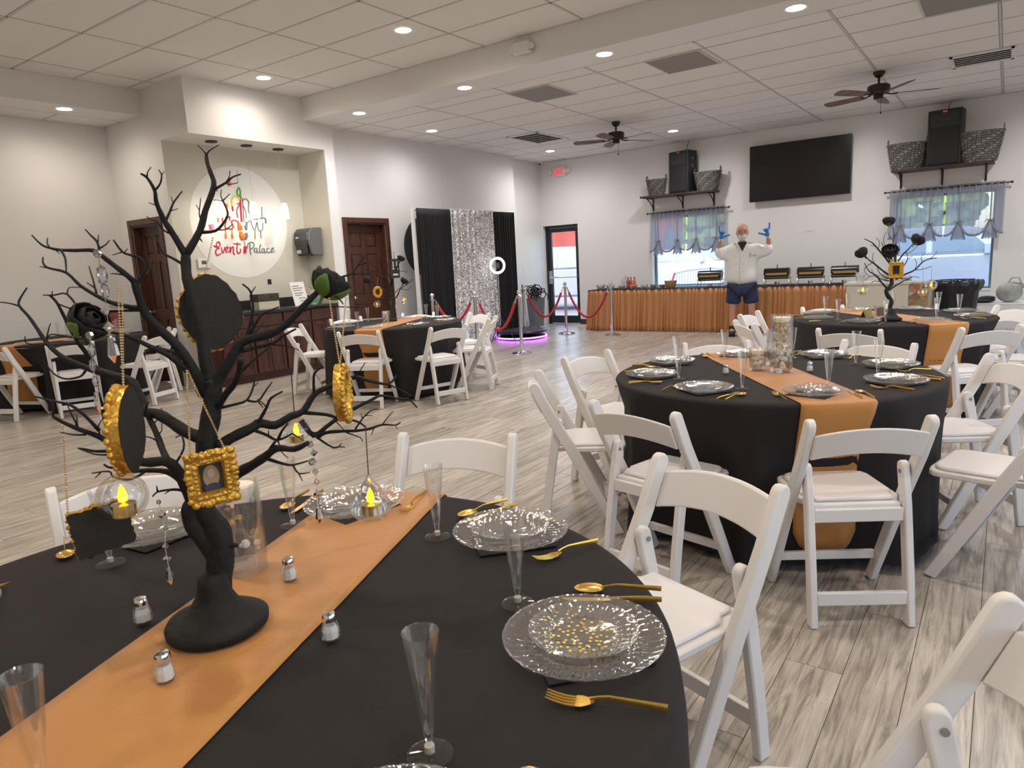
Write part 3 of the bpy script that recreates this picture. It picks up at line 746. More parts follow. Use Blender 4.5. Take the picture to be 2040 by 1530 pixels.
def speaker(x, z, place, w_=.44, h_=.72, yaw=0, spot=(1, .06, .06)):
    t = thing('loudspeaker', f'black two-way loudspeaker on the shelf over the {place} window', 'loudspeaker', (x, YB-.19, z), yaw)
    bake(MB().box(-w_/2, w_/2, -.13, .15, .004, h_).obj('cabinet', plasticb, t, bevel=.012))
    bake(MB().box(-w_/2+.03, w_/2-.03, -.142, -.130, .03, h_*.66).obj('grille', grillem, t, bevel=.004))
    MB().box(-w_/2+.04, w_/2-.04, -.136, -.130, h_*.70, h_*.93).obj('horn_plate', mat('horn_plate', (.03, .032, .04), .35), t)
    q = MB().lathe([(.085, 0), (.06, .02), (.03, .05), (.001, .055)], 20, cap=False).xf(Matrix.Translation((0, -.138, h_*.82)) @ Matrix.Scale(.5, 4, (0, 0, 1)) @ Matrix.Rotation(R(-90), 4, 'X'))
    q.obj('horn', mat('horn_black', (.02, .025, .03), .3), t, True)
    MB().box(-.028, .028, -.141, -.136, h_*.945, h_*.975).obj('badge', mat('badge_'+place, spot, .5), t)
    for z_ in (.6, .78): MB().box(w_/2, w_/2+.004, -.03, .05, h_*z_, h_*(z_+.06)).obj('handle', mat('handle_grey', (.12, .12, .13), .5), t)
    MB().tube([(0, .1, h_), (.0, .14, h_+.1), (.02, .17, min(ZL-z, h_+.28))], .005, 6).obj('cable', black, t, True)
    return t
def basket(x, z, r0, r1, h_, label, y=YB-.205):
    t = thing('wicker_basket', label, 'basket', (x, y, z), 0, 'grey wicker baskets on the wall shelves'); t.scale = (1, .62, 1)
    def rr(z_): return r0+(r1-r0)*(z_/h_)**.8
    MB().lathe([(rr(h_*k/8)-.006, h_*k/8+.002) for k in range(9)]+[(r1-.014, h_), (r0-.016, .02), (.001, .02)], 36, cap=False).obj('body', mat('wicker_dark', (.045, .04, .037), .9), t, True)
    q = MB(); rows = max(8, int(h_/.032)); n = 30
    for i in range(rows):
        z0, z1 = h_*i/rows+.004, h_*(i+1)/rows-.003
        for j in range(n):
            o_ = .004 if (i+j) % 2 else -.003; a0, a1 = 2*PI*(j+.04)/n, 2*PI*(j+.96)/n; am = (a0+a1)/2
            v_ = []
            for z_ in (z0, z1):
                for a_, e_ in ((a0, 0), (am, .006), (a1, 0)): v_.append(((rr(z_)+o_+e_)*cos(a_), (rr(z_)+o_+e_)*sin(a_), z_))
            q.add(v_, [(0, 1, 4, 3), (1, 2, 5, 4)], 0 if (i*7+j*3) % 5 else 1)
    o_ = q.obj('weave', [wick, mat('wicker_light', (.27, .25, .23), .8)], t); o_['kind'] = 'stuff'
    MB().tube([((r1+.004)*cos(a), (r1+.004)*sin(a), h_) for a in [2*PI*j/40 for j in range(41)]], .012, 8).obj('rim', wick, t, True)
    for s in (-1, 1):
        MB().tube([(s*(r1-.01), .05*cos(a), h_+.085*sin(a)) for a in [PI*k/10 for k in range(11)]], .009, 6).obj('handle', wick, t, True)
shelf(-5.72, -4.33, 2.46, 'left'); shelf(-1.53, -.22, 2.46, 'right')
# the loudspeakers turn a little into the room
a = at(1362,390, Y=YB-.2); speaker(a.x-.02, 2.462, 'left', .42, .74, R(-14))
a = at(1881,330, Y=YB-.2); speaker(a.x, 2.462, 'right', .44, .80, R(-6), spot=(1, .25, .05))
a = at(1308,360, Y=YB-.2); basket(a.x+.0, 2.462, .14, .20, .29, 'grey wicker basket left of the left loudspeaker')
a = at(1410,350, Y=YB-.2); basket(a.x+.0, 2.462, .17, .245, .32, 'grey wicker basket right of the left loudspeaker')
a = at(1806,320, Y=YB-.2); basket(a.x, 2.462, .20, .27, .38, 'grey wicker basket left of the right loudspeaker')
a = at(1953,300, Y=YB-.2); basket(a.x-.02, 2.462, .22, .30, .42, 'grey wicker basket right of the right loudspeaker')

# ------------------------------------------------------------------ television
t = thing('television', 'large flat black television on the window wall', 'television', (-2.95, YB-.12, 2.66))
bake(MB().box(-.81, .81, -.0, .035, -.47, .47).obj('case', black, t, bevel=.004))
MB().box(-.80, .80, -.003, 0, -.458, .460).obj('screen', mat('tv_screen', (.010, .008, .010), .22), t)
MB().box(-.02, .02, -.004, .01, -.485, -.468).obj('badge', chrome, t)
MB().box(-.2, .2, .035, .10, -.2, .2).obj('wall_bracket', black, t)

# ------------------------------------------------------------------ exit sign, camera, switches, outlets
def text_obj(name, s, size, mt, parent, loc, rot, ext=.002, align='CENTER', bold=0, sx=1):
    cu = bpy.data.curves.new(name, 'FONT'); cu.body = s; cu.size = size; cu.extrude = ext; cu.align_x = align; cu.align_y = 'CENTER'; cu.offset = bold
    o = bpy.data.objects.new(name, cu); COL.objects.link(o)
    dg = bpy.context.evaluated_depsgraph_get(); me = bpy.data.meshes.new_from_object(o.evaluated_get(dg)); me.name = name
    bpy.data.objects.remove(o); bpy.data.curves.remove(cu)
    me.materials.clear(); me.materials.append(mt)
    o = bpy.data.objects.new(name, me); COL.objects.link(o); o.parent = parent; o.location = loc; o.rotation_euler = rot; o.scale = (sx, 1, 1)
    return o
p = at(1116, 343, Y=YB)
t = thing('exit_sign', 'white exit sign with red letters and two lamp heads', 'exit sign', (p.x, YB, p.z))
bake(MB().box(-.15, .15, -.055, 0, -.085, .085).obj('case', mat('sign_white', (.82, .8, .78), .5), t, bevel=.006))
text_obj('lettering', 'EXIT', .17, mat('exit_red', (.8, .02, .04), .5, emit=(1, .04, .06), es=.7), t, (0, -.058, .0), (R(90), 0, 0), bold=.002, sx=.72)
for s in (-1, 1):
    MB().tube([(s*.15, -.03, .02), (s*.175, -.03, .02)], .012, 8).lathe([(.03, 0), (.048, .02), (.048, .05), (.001, .055)], 16).obj('lamp_head', whitef, t, True)
    o = [c for c in t.children if c.name.startswith('lamp_head')][-1]
    o.data.transform(Matrix.Identity(4))
for o in [c for c in t.children if c.name.startswith('lamp_head')]: bpy.data.objects.remove(o)
for s in (-1, 1):
    q = MB().lathe([(.02, 0), (.042, .02), (.046, .05), (.001, .052)], 16, cap=False).xf(Matrix.Translation((s*.20, -.03, .015)) @ Matrix.Rotation(R(100), 4, 'X') @ Matrix.Rotation(R(s*20), 4, 'Y'))
    q.tube([(s*.15, -.03, .015), (s*.20, -.03, .015)], .012, 8); q.obj('lamp_head', whitef, t, True)
t = thing('security_camera', 'small white dome camera in the corner under the ceiling', 'camera', (-8.10, YB-.12, ZL-.0))
MB().lathe([(.055, 0), (.055, -.02), (.045, -.03)], 20).obj('base', whitef, t, True)
MB().ball((0, 0, -.045), .042, 16).obj('dome', whitef, t, True)
MB().ball((.018, -.028, -.052), .022, 12).obj('lens', black, t, True)
def plate(label, x, y, z, rz, w_=.075, h_=.12, kind='switch', mt=None):
    t = thing('light_switch' if kind == 'switch' else 'power_outlet', label, 'light switch' if kind == 'switch' else 'outlet', (x, y, z), rz)
    bake(MB().box(-w_/2, w_/2, -.006, 0, -h_/2, h_/2).obj('cover_plate', mt or whitef, t, bevel=.002))
    if kind == 'switch':
        for k in range(max(1, round(w_/.05))): xx = (k-(max(1, round(w_/.05))-1)/2)*.046; MB().box(xx-.012, xx+.012, -.012, -.006, -.025, .025).obj('rocker', whitef, t)
    else:
        for zz in (-.022, .022): MB().box(-.014, .014, -.008, -.006, zz-.012, zz+.012).obj('socket', mt or whitef, t)
p = at(1044, 541, X=-8.2); plate('white light switch beside the glass exit door', -8.2, p.y, p.z, R(90))
p = at(1600, 456, Y=YB); plate('tall white socket plate under the television', p.x-.03, YB, p.z, 0, kind='outlet')
plate('white cable plate right of the socket under the television', p.x+.10, YB, p.z-.02, 0, .11, .05, kind='outlet')

# emergency light on the beam
p = at(1044, 97, Y=6.48)
t = thing('emergency_light', 'white box emergency light on the ceiling beam', 'emergency light', (p.x, 6.48, p.z))
bake(MB().box(-.10, .10, -.07, 0, -.06, .06).obj('case', whitef, t, bevel=.01))
for s in (-1, 1): MB().lathe([(.03, 0), (.035, .035), (.001, .04)], 14, cap=False).xf(Matrix.Translation((s*.12, -.035, 0)) @ Matrix.Rotation(R(90), 4, 'X')).obj('lamp_head', whitef, t, True)

# ------------------------------------------------------------------ ceiling vents and panels
grey = mat('grey_panel', (.30, .285, .27), .7, bump=.5, bscale=180)
for (x, y, lb) in ((-2.97, 7.60, 'grey square return vent at the top of the tiled ceiling, right of the beam lights'), (-4.79, 7.63, 'grey square return vent in the tiled ceiling behind the beam'), (-.45, 7.50, 'grey square return vent at the top right picture edge')):
    t = thing('return_vent', lb, 'ceiling vent', (x, y, ZL), 0)
    MB().box(-.29, .29, -.33, .33, -.008, .0).obj('panel', grey, t)
    MB().box(-.305, -.285, -.345, .345, -.011, .0).box(.285, .305, -.345, .345, -.011, 0).box(-.285, .285, -.345, -.325, -.011, 0).box(-.285, .285, .325, .345, -.011, 0).obj('frame', gridm, t)
for (x, y, sx, sy, lb) in ((-6.52, 10.2, .30, .46, 'white slatted air grille near the exit sign'), (-.36, 10.06, .30, .30, 'white slatted air grille beside the right fan')):
    t = thing('air_grille', lb, 'ceiling vent', (x, y, ZL), 0)
    MB().box(-sx, sx, -sy, sy, -.004, 0).obj('backing', mat('vent_dark', (.05, .05, .05), .8), t)
    MB().box(-sx-.02, -sx+.03, -sy-.02, sy+.02, -.014, 0).box(sx-.03, sx+.02, -sy-.02, sy+.02, -.014, 0).box(-sx, sx, -sy-.02, -sy+.03, -.014, 0).box(-sx, sx, sy-.03, sy+.02, -.014, 0).obj('frame', whitef, t)
    n = 6
    for k in range(n):
        y_ = -sy+.06+(2*sy-.12)*k/(n-1)
        MB().prism([(y_-.030, -.012), (y_+.018, -.002), (y_+.022, -.005), (y_-.026, -.016)], -sx+.03, sx-.03, 'x').obj('slat', whitef, t)

# ------------------------------------------------------------------ ceiling fans
fanm = mat('fan_bronze', (.045, .022, .018), .4, metal=.4)
bladem = wood('fan_blade', (.11, .05, .035), (.20, .10, .075), .5, (1, 1, 1))
def fan(x, y, a0, label):
    t = thing('ceiling_fan', label, 'ceiling fan', (x, y, ZL), 0)
    MB().lathe([(.065, 0), (.065, -.025), (.04, -.06), (.018, -.07)], 24, cap=False).obj('canopy', fanm, t, True)
    MB().tube([(0, 0, -.06), (0, 0, -.16)], .014, 12).obj('downrod', fanm, t, True)
    MB().lathe([(.02, -.14), (.10, -.15), (.125, -.165), (.125, -.235), (.10, -.255), (.045, -.26)], 32, cap=False).obj('motor', fanm, t, True)
    MB().lathe([(.05, -.255), (.055, -.28), (.05, -.315), (.001, -.32)], 24, cap=False).obj('switch_cup', fanm, t, True)
    MB().tube([(.03, 0, -.31), (.032, 0, -.46)], .0022, 5).lathe([(.001, -.49), (.010, -.48), (.007, -.465), (.001, -.46)], 8, (.032, 0, 0)).obj('pull_chain', fanm, t, True)
    for k in range(5):
        A = Matrix.Rotation(a0+2*PI*k/5, 4, 'Z')
        irons = MB().tube([(.09, 0, -.255), (.15, 0, -.27), (.21, 0, -.262)], [.010, .008, .012], 6)
        irons.xf(A).obj('blade_arm', fanm, t, True)
        p_ = [(.17, -.045), (.22, -.058), (.50, -.072), (.62, -.068), (.655, -.04), (.66, 0), (.655, .04), (.62, .068), (.50, .072), (.22, .058), (.17, .045)]
        b = MB().prism(p_, -.003, .003, 'z').xf(A @ Matrix.Translation((0, 0, -.262)) @ Matrix.Rotation(R(12), 4, 'X'))
        b.obj('blade', bladem, t)
fan(-5.0, 10.05, R(-14), 'dark ceiling fan with wooden blades near the exit sign')
fan(-1.38, 9.83, R(20), 'dark ceiling fan at the right, before the right loudspeaker')

# ------------------------------------------------------------------ alcove with cabinets
cab = wood('cabinet_wood', (.042, .014, .011), (.10, .034, .024), .4)
granite = mat('dark_laminate', (.03, .028, .03), .25, vary=.5, vscale=60)
CF = -7.93
n_cab = 4; y0, y1 = 4.90, 6.78
for k in range(n_cab):
    a = y0+(y1-y0)*k/n_cab; b = y0+(y1-y0)*(k+1)/n_cab
    t = thing('base_cabinet', f'dark wooden base cabinet, {["leftmost", "second from the left", "third from the left", "rightmost"][k]} under the alcove counter', 'cabinet', (CF, a, 0), 0, 'base cabinets')
    wd = b-a
    MB().box(-.56, -.02, .002, wd-.002, .09, .885).obj('carcass', cab, t)
    MB().box(-.56, -.07, .0, wd, 0, .09).obj('toe_kick', cab, t)
    bake(MB().box(-.02, 0, .012, wd-.012, .72, .87).obj('drawer', cab, t, bevel=.005))
    for i in range(2):
        c, d = .012+i*(wd-.02)/2, .004+(i+1)*(wd-.02)/2
        dd = bake(MB().box(-.02, -.004, c, d, .11, .70).box(-.004, .004, c, c+.045, .11, .70).box(-.004, .004, d-.045, d, .11, .70).box(-.004, .004, c+.045, d-.045, .11, .17).box(-.004, .004, c+.045, d-.045, .64, .70).obj('door', cab, t, bevel=.002))
        h_ = MB().tube([(.004, (c if i else d-.0)+(-.02 if not i else .02), .58), (.025, (c if i else d)+(-.02 if not i else .02), .56), (.025, (c if i else d)+(-.02 if not i else .02), .52), (.004, (c if i else d)+(-.02 if not i else .02), .50)], .005, 6).obj('handle', brass, t, True); h_.parent = dd
t = thing('countertop', 'dark laminate countertop with backsplash in the alcove', 'countertop', (CF, 0, .885))
bake(MB().box(-.568, .03, 4.81, 6.79, 0, .04).obj('slab', granite, t, bevel=.006))
MB().box(-.57, -.55, 4.81, 6.79, .04, .16).obj('backsplash', granite, t)

# wall logo disc
disc = mat('logo_white', (.84, .84, .82), .6)
lc = at(475, 442, X=-8.5); LOGO = thing('wall_logo', 'round white chandelier logo on the alcove wall', 'sign', (-8.5, 5.76, 2.09))
RD = .735
MB().lathe([(.0001, .002), (RD, .002), (RD, 0)], 72, cap=False).xf(Matrix.Rotation(R(90), 4, 'Y')).obj('disc', disc, LOGO)
crim, orange_, yellow_, green_, gry, pinkm, purp = [mat(n_, c_, .5) for n_, c_ in (('logo_crimson', (.62, .01, .06)), ('logo_orange', (.85, .22, .03)), ('logo_yellow', (.85, .72, .03)), ('logo_green', (.12, .45, .06)), ('logo_grey', (.20, .22, .23)), ('logo_pink', (.85, .22, .35)), ('logo_purple', (.35, .02, .20)))]
def lp(x, y):
    q = at(x, y, X=-8.494); return (.006, q.y-5.76, q.z-2.09)
def stroke(name, pts, wpx, m_, n=5):
    """flat painted stroke on the disc along photo points, smoothed"""
    P = [Vector(lp(*p)) for p in pts]; Q = []
    for i in range(len(P)-1):
        a, b = P[max(i-1, 0)], P[min(i+2, len(P)-1)]
        for k in range(4):
            t_ = k/4; p0, p1 = P[i], P[i+1]
            h = (2*t_**3-3*t_**2+1)*p0+(t_**3-2*t_**2+t_)*(p1-a)*.5+(-2*t_**3+3*t_**2)*p1+(t_**3-t_**2)*(b-p0)*.5
            Q.append(h)
    Q.append(P[-1])
    MB().tube(Q, wpx*.0066/2*1.3, 6).obj(name, m_, LOGO, True)
def zc(X, Y): return (380+X/6.954, 320+Y/6.954)   # from enlarged view
def zs(l): return [zc(*p) for p in l]
# lettering: Event
stroke('letter', zs([(320,1175),(350,1195),(400,1180),(405,1140),(375,1125),(355,1160),(365,1200),(395,1215),(360,1225),(345,1270),(370,1310),(415,1285)]), 1.9, crim)
stroke('letter', zs([(425,1200),(440,1275),(455,1265),(475,1195)]), 1.7, crim)
stroke('letter', zs([(485,1240),(515,1215),(510,1190),(485,1220),(495,1270),(530,1250)]), 1.6, crim)
stroke('letter', zs([(545,1190),(548,1280),(560,1215),(590,1195),(592,1280),(612,1300)]), 1.9, crim)
stroke('letter', zs([(650,1135),(640,1220),(650,1280),(685,1270),(690,1220)]), 1.9, crim)
stroke('letter', zs([(590,1150),(640,1150),(690,1158)]), 1.6, crim)
# Palace
stroke('letter', zs([(820,1150),(822,1230),(835,1305)]), 1.8, gry)
stroke('letter', zs([(785,1215),(795,1150),(850,1130),(878,1160),(865,1205),(830,1225)]), 1.5, gry)
stroke('letter', zs([(905,1210),(880,1225),(885,1265),(912,1255),(918,1210),(920,1275),(940,1265)]), 1.6, gry)
stroke('letter', zs([(950,1235),(970,1160),(955,1200),(955,1270),(985,1265)]), 1.6, gry)
stroke('letter', zs([(1010,1215),(985,1230),(990,1270),(1015,1255),(1022,1215),(1025,1275),(1045,1265)]), 1.6, gry)
stroke('letter', zs([(1085,1215),(1060,1215),(1055,1260),(1090,1268),(1115,1255)]), 1.6, gry)
stroke('letter', zs([(1110,1240),(1145,1225),(1135,1205),(1115,1230),(1125,1270),(1165,1245)]), 1.6, gry)
# chandelier: colour half and grey half, mirrored about the stem
stroke('stem', zs([(640,130),(650,200),(655,300)]), .5, gry)
stroke('stem', zs([(665,370),(640,440),(670,500),(690,440),(668,370)]), 2.6, green_)
stroke('stem', zs([(690,440),(698,520)]), 2.0, gry)
stroke('stem', zs([(685,520),(695,700),(705,850)]), 3.0, crim)
stroke('stem', zs([(715,520),(735,800),(740,850)]), 1.6, gry)
stroke('stem', zs([(665,860),(670,960),(690,900),(700,960)]), 5.0, orange_)
stroke('stem', zs([(775,850),(770,960),(750,900)]), 3.4, gry)
stroke('ball', zs([(700,990),(695,1040),(715,1080),(728,1020)]), 6.5, orange_)
stroke('ball', zs([(765,1000),(775,1045),(755,1080),(748,1020)]), 5.0, gry)
stroke('drop', zs([(740,1110),(755,1190)]), 1.2, gry)
stroke('drop', zs([(755,1190),(752,1240),(750,1275)]), 5.5, crim)
stroke('arm', zs([(690,570),(660,510),(600,500),(570,550),(575,630)]), 2.4, yellow_)
stroke('arm', zs([(575,630),(585,700)]), 2.6, crim)
stroke('arm', zs([(640,600),(680,600),(640,680),(650,790)]), 1.6, crim)
stroke('arm', zs([(715,560),(760,530),(805,580),(800,680),(820,740)]), 1.8, gry)
stroke('arm', zs([(725,620),(760,700),(770,800)]), 1.4, gry)
stroke('arm', zs([(495,600),(500,650)]), 4.0, orange_)
stroke('arm', zs([(365,780),(420,775),(470,780),(545,780)]), 2.6, crim)
for xx, yy, cc in ((380,850,orange_), (440,850,crim), (490,860,crim), (540,830,crim)): stroke('drop', zs([(xx,790),(xx,yy)]), 2.0, cc)
stroke('arm', zs([(660,850),(600,825),(565,850),(590,920),(560,945),(480,930),(480,860)]), 2.0, crim)
stroke('drop', zs([(480,940),(485,1070)]), 1.5, orange_); stroke('drop', zs([(570,940),(575,1070)]), 1.5, orange_)
stroke('drop', zs([(485,1020),(487,1075)]), 3.4, orange_); stroke('drop', zs([(573,1020),(577,1075)]), 3.4, orange_)
stroke('arm', zs([(790,860),(830,830),(850,900),(890,960),(910,860)]), 1.5, gry)
stroke('arm', zs([(920,850),(940,960),(990,960),(1000,860)]), 1.5, gry)
stroke('arm', zs([(870,800),(930,805)]), 3.0, gry); stroke('arm', zs([(965,800),(1030,800),(1040,870)]), 2.6, gry); stroke('arm', zs([(985,640),(988,780)]), 1.6, gry)
stroke('drop', zs([(890,970),(892,1090)]), 1.8, gry); stroke('drop', zs([(968,970),(975,1080)]), 1.8, gry)
stroke('balloon', zs([(530,290),(535,350)]), 6.5, orange_); stroke('balloon', zs([(280,885),(290,950)]), 8.0, pinkm); stroke('balloon', zs([(350,380),(355,425)]), 5.0, purp); stroke('balloon', zs([(250,610),(260,640)]), 3.6, yellow_)

# pendants
pend = None
shadem = mat('pendant_shade', (1, .97, .9), .4, emit=(1, .93, .80), es=2.2)
for k, (q, yy) in enumerate((((423,283), 5.28), ((492,291), 5.78), ((558,297), 6.27))):
    lb = f'white glass pendant lamp, {["leftmost", "middle", "rightmost"][k]} in the alcove'
    if pend is None:
        pend = thing('pendant_lamp', lb, 'pendant lamp', (-8.22, yy, 3.06), 0, 'pendant lamps in the alcove')
        MB().lathe([(.075, 0), (.07, -.015), (.02, -.02), (.001, -.02)], 20, cap=False).obj('canopy', rodm, pend, True)
        MB().tube([(0, 0, -.02), (0, 0, -.72)], .0022, 5).obj('cord', mat('cord_white', (.6, .58, .55), .5), pend)
        MB().lathe([(.001, -.715), (.03, -.72), (.042, -.745), (.052, -.80), (.058, -.93), (.054, -.93), (.04, -.75), (.001, -.73)], 24, cap=False).obj('shade', shadem, pend, True)
    else: dup(pend, 'pendant_lamp', (-8.22, yy, 3.06), 0, lb)
for yy in (5.28, 5.78, 6.27):
    ld = bpy.data.lights.new('pendant_light', 'POINT'); ld.energy = 1.6; ld.color = (1, .88, .70); ld.shadow_soft_size = .05
    lo = bpy.data.objects.new('pendant_light', ld); COL.objects.link(lo); lo.location = (-8.22, yy, 2.06)

# towel dispenser on the alcove's side wall, thermostat, outlet, counter goods
t = thing('towel_dispenser', 'black paper towel dispenser on the alcove side wall', 'towel dispenser', (-8.30, 6.80, 1.62))
prof = [(-.0, 0), (-.17, 0), (-.20, .03), (-.235, .22), (-.22, .33), (-.17, .385), (0, .40)]
bake(MB().prism([(y, z) for y, z in prof], -.17, .13, 'x').obj('housing', mat('smoke_plastic', (.035, .038, .042), .22), t, bevel=.012))
bake(MB().prism([(y*.98, z*.98+.004) for y, z in prof], .13, .17, 'x').obj('side_panel', mat('grey_side', (.16, .155, .165), .4), t, bevel=.006))
MB().box(-.02, .12, -.236, -.222, .03, .16).obj('lower_panel', mat('dark_panel', (.02, .02, .02), .3), t)
MB().box(-.14, -.05, -.222, -.214, .035, .085).obj('icon_label', mat('icon_grey', (.55, .55, .55), .5), t)
MB().box(-.12, -.06, -.238, -.228, .25, .27).obj('badge', mat('icon_grey'), t)
p = at(405, 525, X=-8.5)
t = thing('thermostat', 'white thermostat with grey display on the alcove wall', 'thermostat', (-8.5, p.y, p.z))
bake(MB().box(0, .025, -.085, .085, -.06, .06).obj('case', whitef, t, bevel=.004)); MB().box(.025, .027, -.035, .03, -.01, .035).obj('display', mat('lcd', (.12, .13, .12), .3), t)
MB().box(.025, .027, -.05, .05, -.045, -.038).obj('slot', mat('icon_grey'), t)
plate('black outlet above the alcove counter', -8.5, 6.10, 1.28, R(90), .06, .07, 'outlet', plasticb)
ct = .925+.0005
def ctpos(px, py): q = at(px, py, Z=ct); return q
q = ctpos(533, 606); t = thing('storage_caddy', 'black and yellow patterned caddy on the alcove counter', 'caddy', (-8.2, 5.78, ct))
MB().box(-.09, .09, -.16, .16, 0, .10).obj('lower_box', mat('cream_box', (.6, .56, .46), .6), t)
MB().box(-.092, .092, -.165, .165, .10, .20).obj('patterned_band', mat('band', (.05, .05, .03), .6, vary=.9, vscale=60), t)
q = ctpos(600, 600); t = thing('menu_card', 'white printed sheet leaning on the alcove counter', 'card', (-8.12, 6.33, ct))
MB().add([(-.0, -.12, 0), (.0, .12, 0), (-.09, .12, .33), (-.09, -.12, .33), (-.006, -.12, 0), (-.006, .12, 0), (-.096, .12, .33), (-.096, -.12, .33)], [(0,1,2,3), (7,6,5,4), (0,4,5,1), (1,5,6,2), (2,6,7,3), (3,7,4,0)]).obj('sheet', mat('paper', (.8, .79, .77), .7), t)
ln = MB()
for k, (a, b, zz) in enumerate(((-.09,.02,.27),(-.09,.08,.24),(-.09,.05,.21),(-.08,.07,.17),(-.08,.03,.14),(-.03,.09,.10),(-.02,.08,.06))): x_ = -.09*zz/.33+.0012; ln.box(x_-.001, x_+.001, a, b, zz, zz+.008)
ln.obj('print', mat('ink', (.1, .1, .1), .7), t)
t = thing('soap_bottle', 'clear soap bottle with green cap on the alcove counter', 'bottle', (-8.16, 6.56, ct))
MB().lathe([(.05, 0), (.05, .18), (.02, .22), (.02, .24)], 16).obj('body', clear('hazy_bottle', (.9, .93, .9), .2, .35), t, True)
MB().lathe([(.051, .02), (.051, .08)], 16, cap=False).obj('label_band', mat('label_green', (.05, .35, .15), .5), t, True)
MB().lathe([(.022, .24), (.05, .245), (.05, .265), (.001, .27)], 12, cap=False).obj('cap', mat('lime', (.35, .55, .08), .5), t, True)
# ------------------------------------------------------------------ photo backdrop
velvet = mat('black_drape', (.008, .008, .010), .85, sheen=.05)
def sequin():
    m = bpy.data.materials.new('sequins'); m.use_nodes = True
    n = m.node_tree.nodes; L = m.node_tree.links; p = n['Principled BSDF']
    tc = n.new('ShaderNodeTexCoord'); v = n.new('ShaderNodeTexVoronoi'); v.inputs['Scale'].default_value = 62; L.new(tc.outputs['Object'], v.inputs['Vector'])
    r = n.new('ShaderNodeValToRGB'); e = r.color_ramp.elements; e[0].position = .2; e[0].color = (.34, .33, .36, 1); e[1].position = .75; e[1].color = (1, .98, 1, 1)
    sp = n.new('ShaderNodeSeparateXYZ'); L.new(v.outputs['Color'], sp.inputs[0]); L.new(sp.outputs[0], r.inputs[0]); L.new(r.outputs[0], p.inputs['Base Color'])
    p.inputs['Metallic'].default_value = .35; p.inputs['Roughness'].default_value = .30
    nm = n.new('ShaderNodeVectorMath'); nm.operation = 'SUBTRACT'; L.new(v.outputs['Color'], nm.inputs[0]); nm.inputs[1].default_value = (.5, .5, .5)
    sc = n.new('ShaderNodeVectorMath'); sc.operation = 'SCALE'; L.new(nm.outputs[0], sc.inputs[0]); sc.inputs['Scale'].default_value = 1.1
    g = n.new('ShaderNodeNewGeometry'); ad = n.new('ShaderNodeVectorMath'); ad.operation = 'ADD'; L.new(g.outputs['Normal'], ad.inputs[0]); L.new(sc.outputs[0], ad.inputs[1])
    no = n.new('ShaderNodeVectorMath'); no.operation = 'NORMALIZE'; L.new(ad.outputs[0], no.inputs[0]); L.new(no.outputs[0], p.inputs['Normal'])
    return m
seqm = sequin()
BX = -7.5; BY0, BY1, BZ = 8.10, 10.68, 2.27
t = thing('photo_backdrop_stand', 'white upright stand carrying the black and silver drapes', 'backdrop stand', (BX, BY0, 0))
q = MB()
for y in (0, BY1-BY0): q.tube([(0, y, 0), (0, y, BZ)], .02, 10).box(-.25, .25, y-.02, y+.02, 0, .02)
q.tube([(0, 0, BZ-.02), (0, BY1-BY0, BZ-.02)], .018, 8)
q.obj('frame', whitef, t, True)
MB().box(-.045, -.035, -.012, .012, .02, BZ).box(-.03, .03, -.045, -.02, 0.02, BZ).obj('side_pole', whitef, t)
def drape(name, y0_, y1_, m_, label, x_=BX+.045, folds=14, amp=.018, seed=0, ztop=BZ, flare=0.0, g=None, n=120):
    def f(u, v):
        yy = y0_+(y1_-y0_)*u + flare*(u-.5)*v
        return (x_+amp*sin(u*folds*2*PI+seed+.6*sin(v*4+u*9))*(.55+.45*v)+.006*sin(u*folds*4.6*PI), yy, ztop-(ztop-.012)*v)
    o = MB().grid(f, n, 20).obj(name, m_, None, True, sharp=0, solid=.003); return tag(o, label, 'drape', g)
drape('drape', BY0, 8.92, velvet, 'black pleated drape at the left of the silver sequin drape', folds=13, g=None)
drape('drape', 10.0, BY1+.05, velvet, 'black pleated drape at the right of the silver sequin drape', folds=9, seed=2)
drape('drape', 8.88, 10.02, seqm, 'silver sequin drape between the two black drapes', x_=BX+.075, folds=8, amp=.022, seed=1, ztop=BZ+.01, flare=.08)
p = at(822, 487, X=-7.80)
t = thing('round_backdrop', 'large black disc leaning behind the drapes by the wall', 'backdrop', (-7.80, p.y+.26, 1.70))
MB().lathe([(.0001, 0), (.46, 0), (.47, .012), (.46, .024), (.0001, .024)], 64, cap=False).xf(Matrix.Rotation(R(90), 4, 'Y')).obj('disc', velvet, t, True)
MB().tube([(-.01, 0, -.46), (-.01, 0, -1.69)], .012, 8).box(-.12, .12, -.2, .2, -1.70, -1.685).obj('stand', black, t, True)

# ring light on a thin tripod
t = thing('ring_light', 'white ring light on a thin tripod before the drapes', 'ring light', (-7.18, 9.77, 0))
p = at(991, 529, X=-7.18); t.location = (-7.18, p.y, 0); zc_ = p.z
glow = mat('ring_glow', (1, 1, 1), .5, emit=(1, 1, 1), es=2.2)
A = Matrix.Translation((0, 0, zc_)) @ Matrix.Rotation(R(-34), 4, 'Z') @ Matrix.Rotation(R(90), 4, 'Y')
MB().tube([(.125*cos(a), .125*sin(a), 0) for a in [2*PI*k/48 for k in range(49)]], .021, 10).xf(A).obj('ring', glow, t, True)
MB().box(-.03, .03, -.012, .012, -.045, .045).xf(Matrix.Translation((0, 0, zc_))).obj('phone_clip', black, t)
MB().tube([(0, 0, zc_-.14), (0, 0, .30)], .008, 8).obj('pole', chrome, t, True)
for k in range(3): a = 2*PI*k/3+.4; MB().tube([(0, 0, .42), (.26*cos(a), .26*sin(a), .01)], .007, 6).obj('leg', black, t, True)

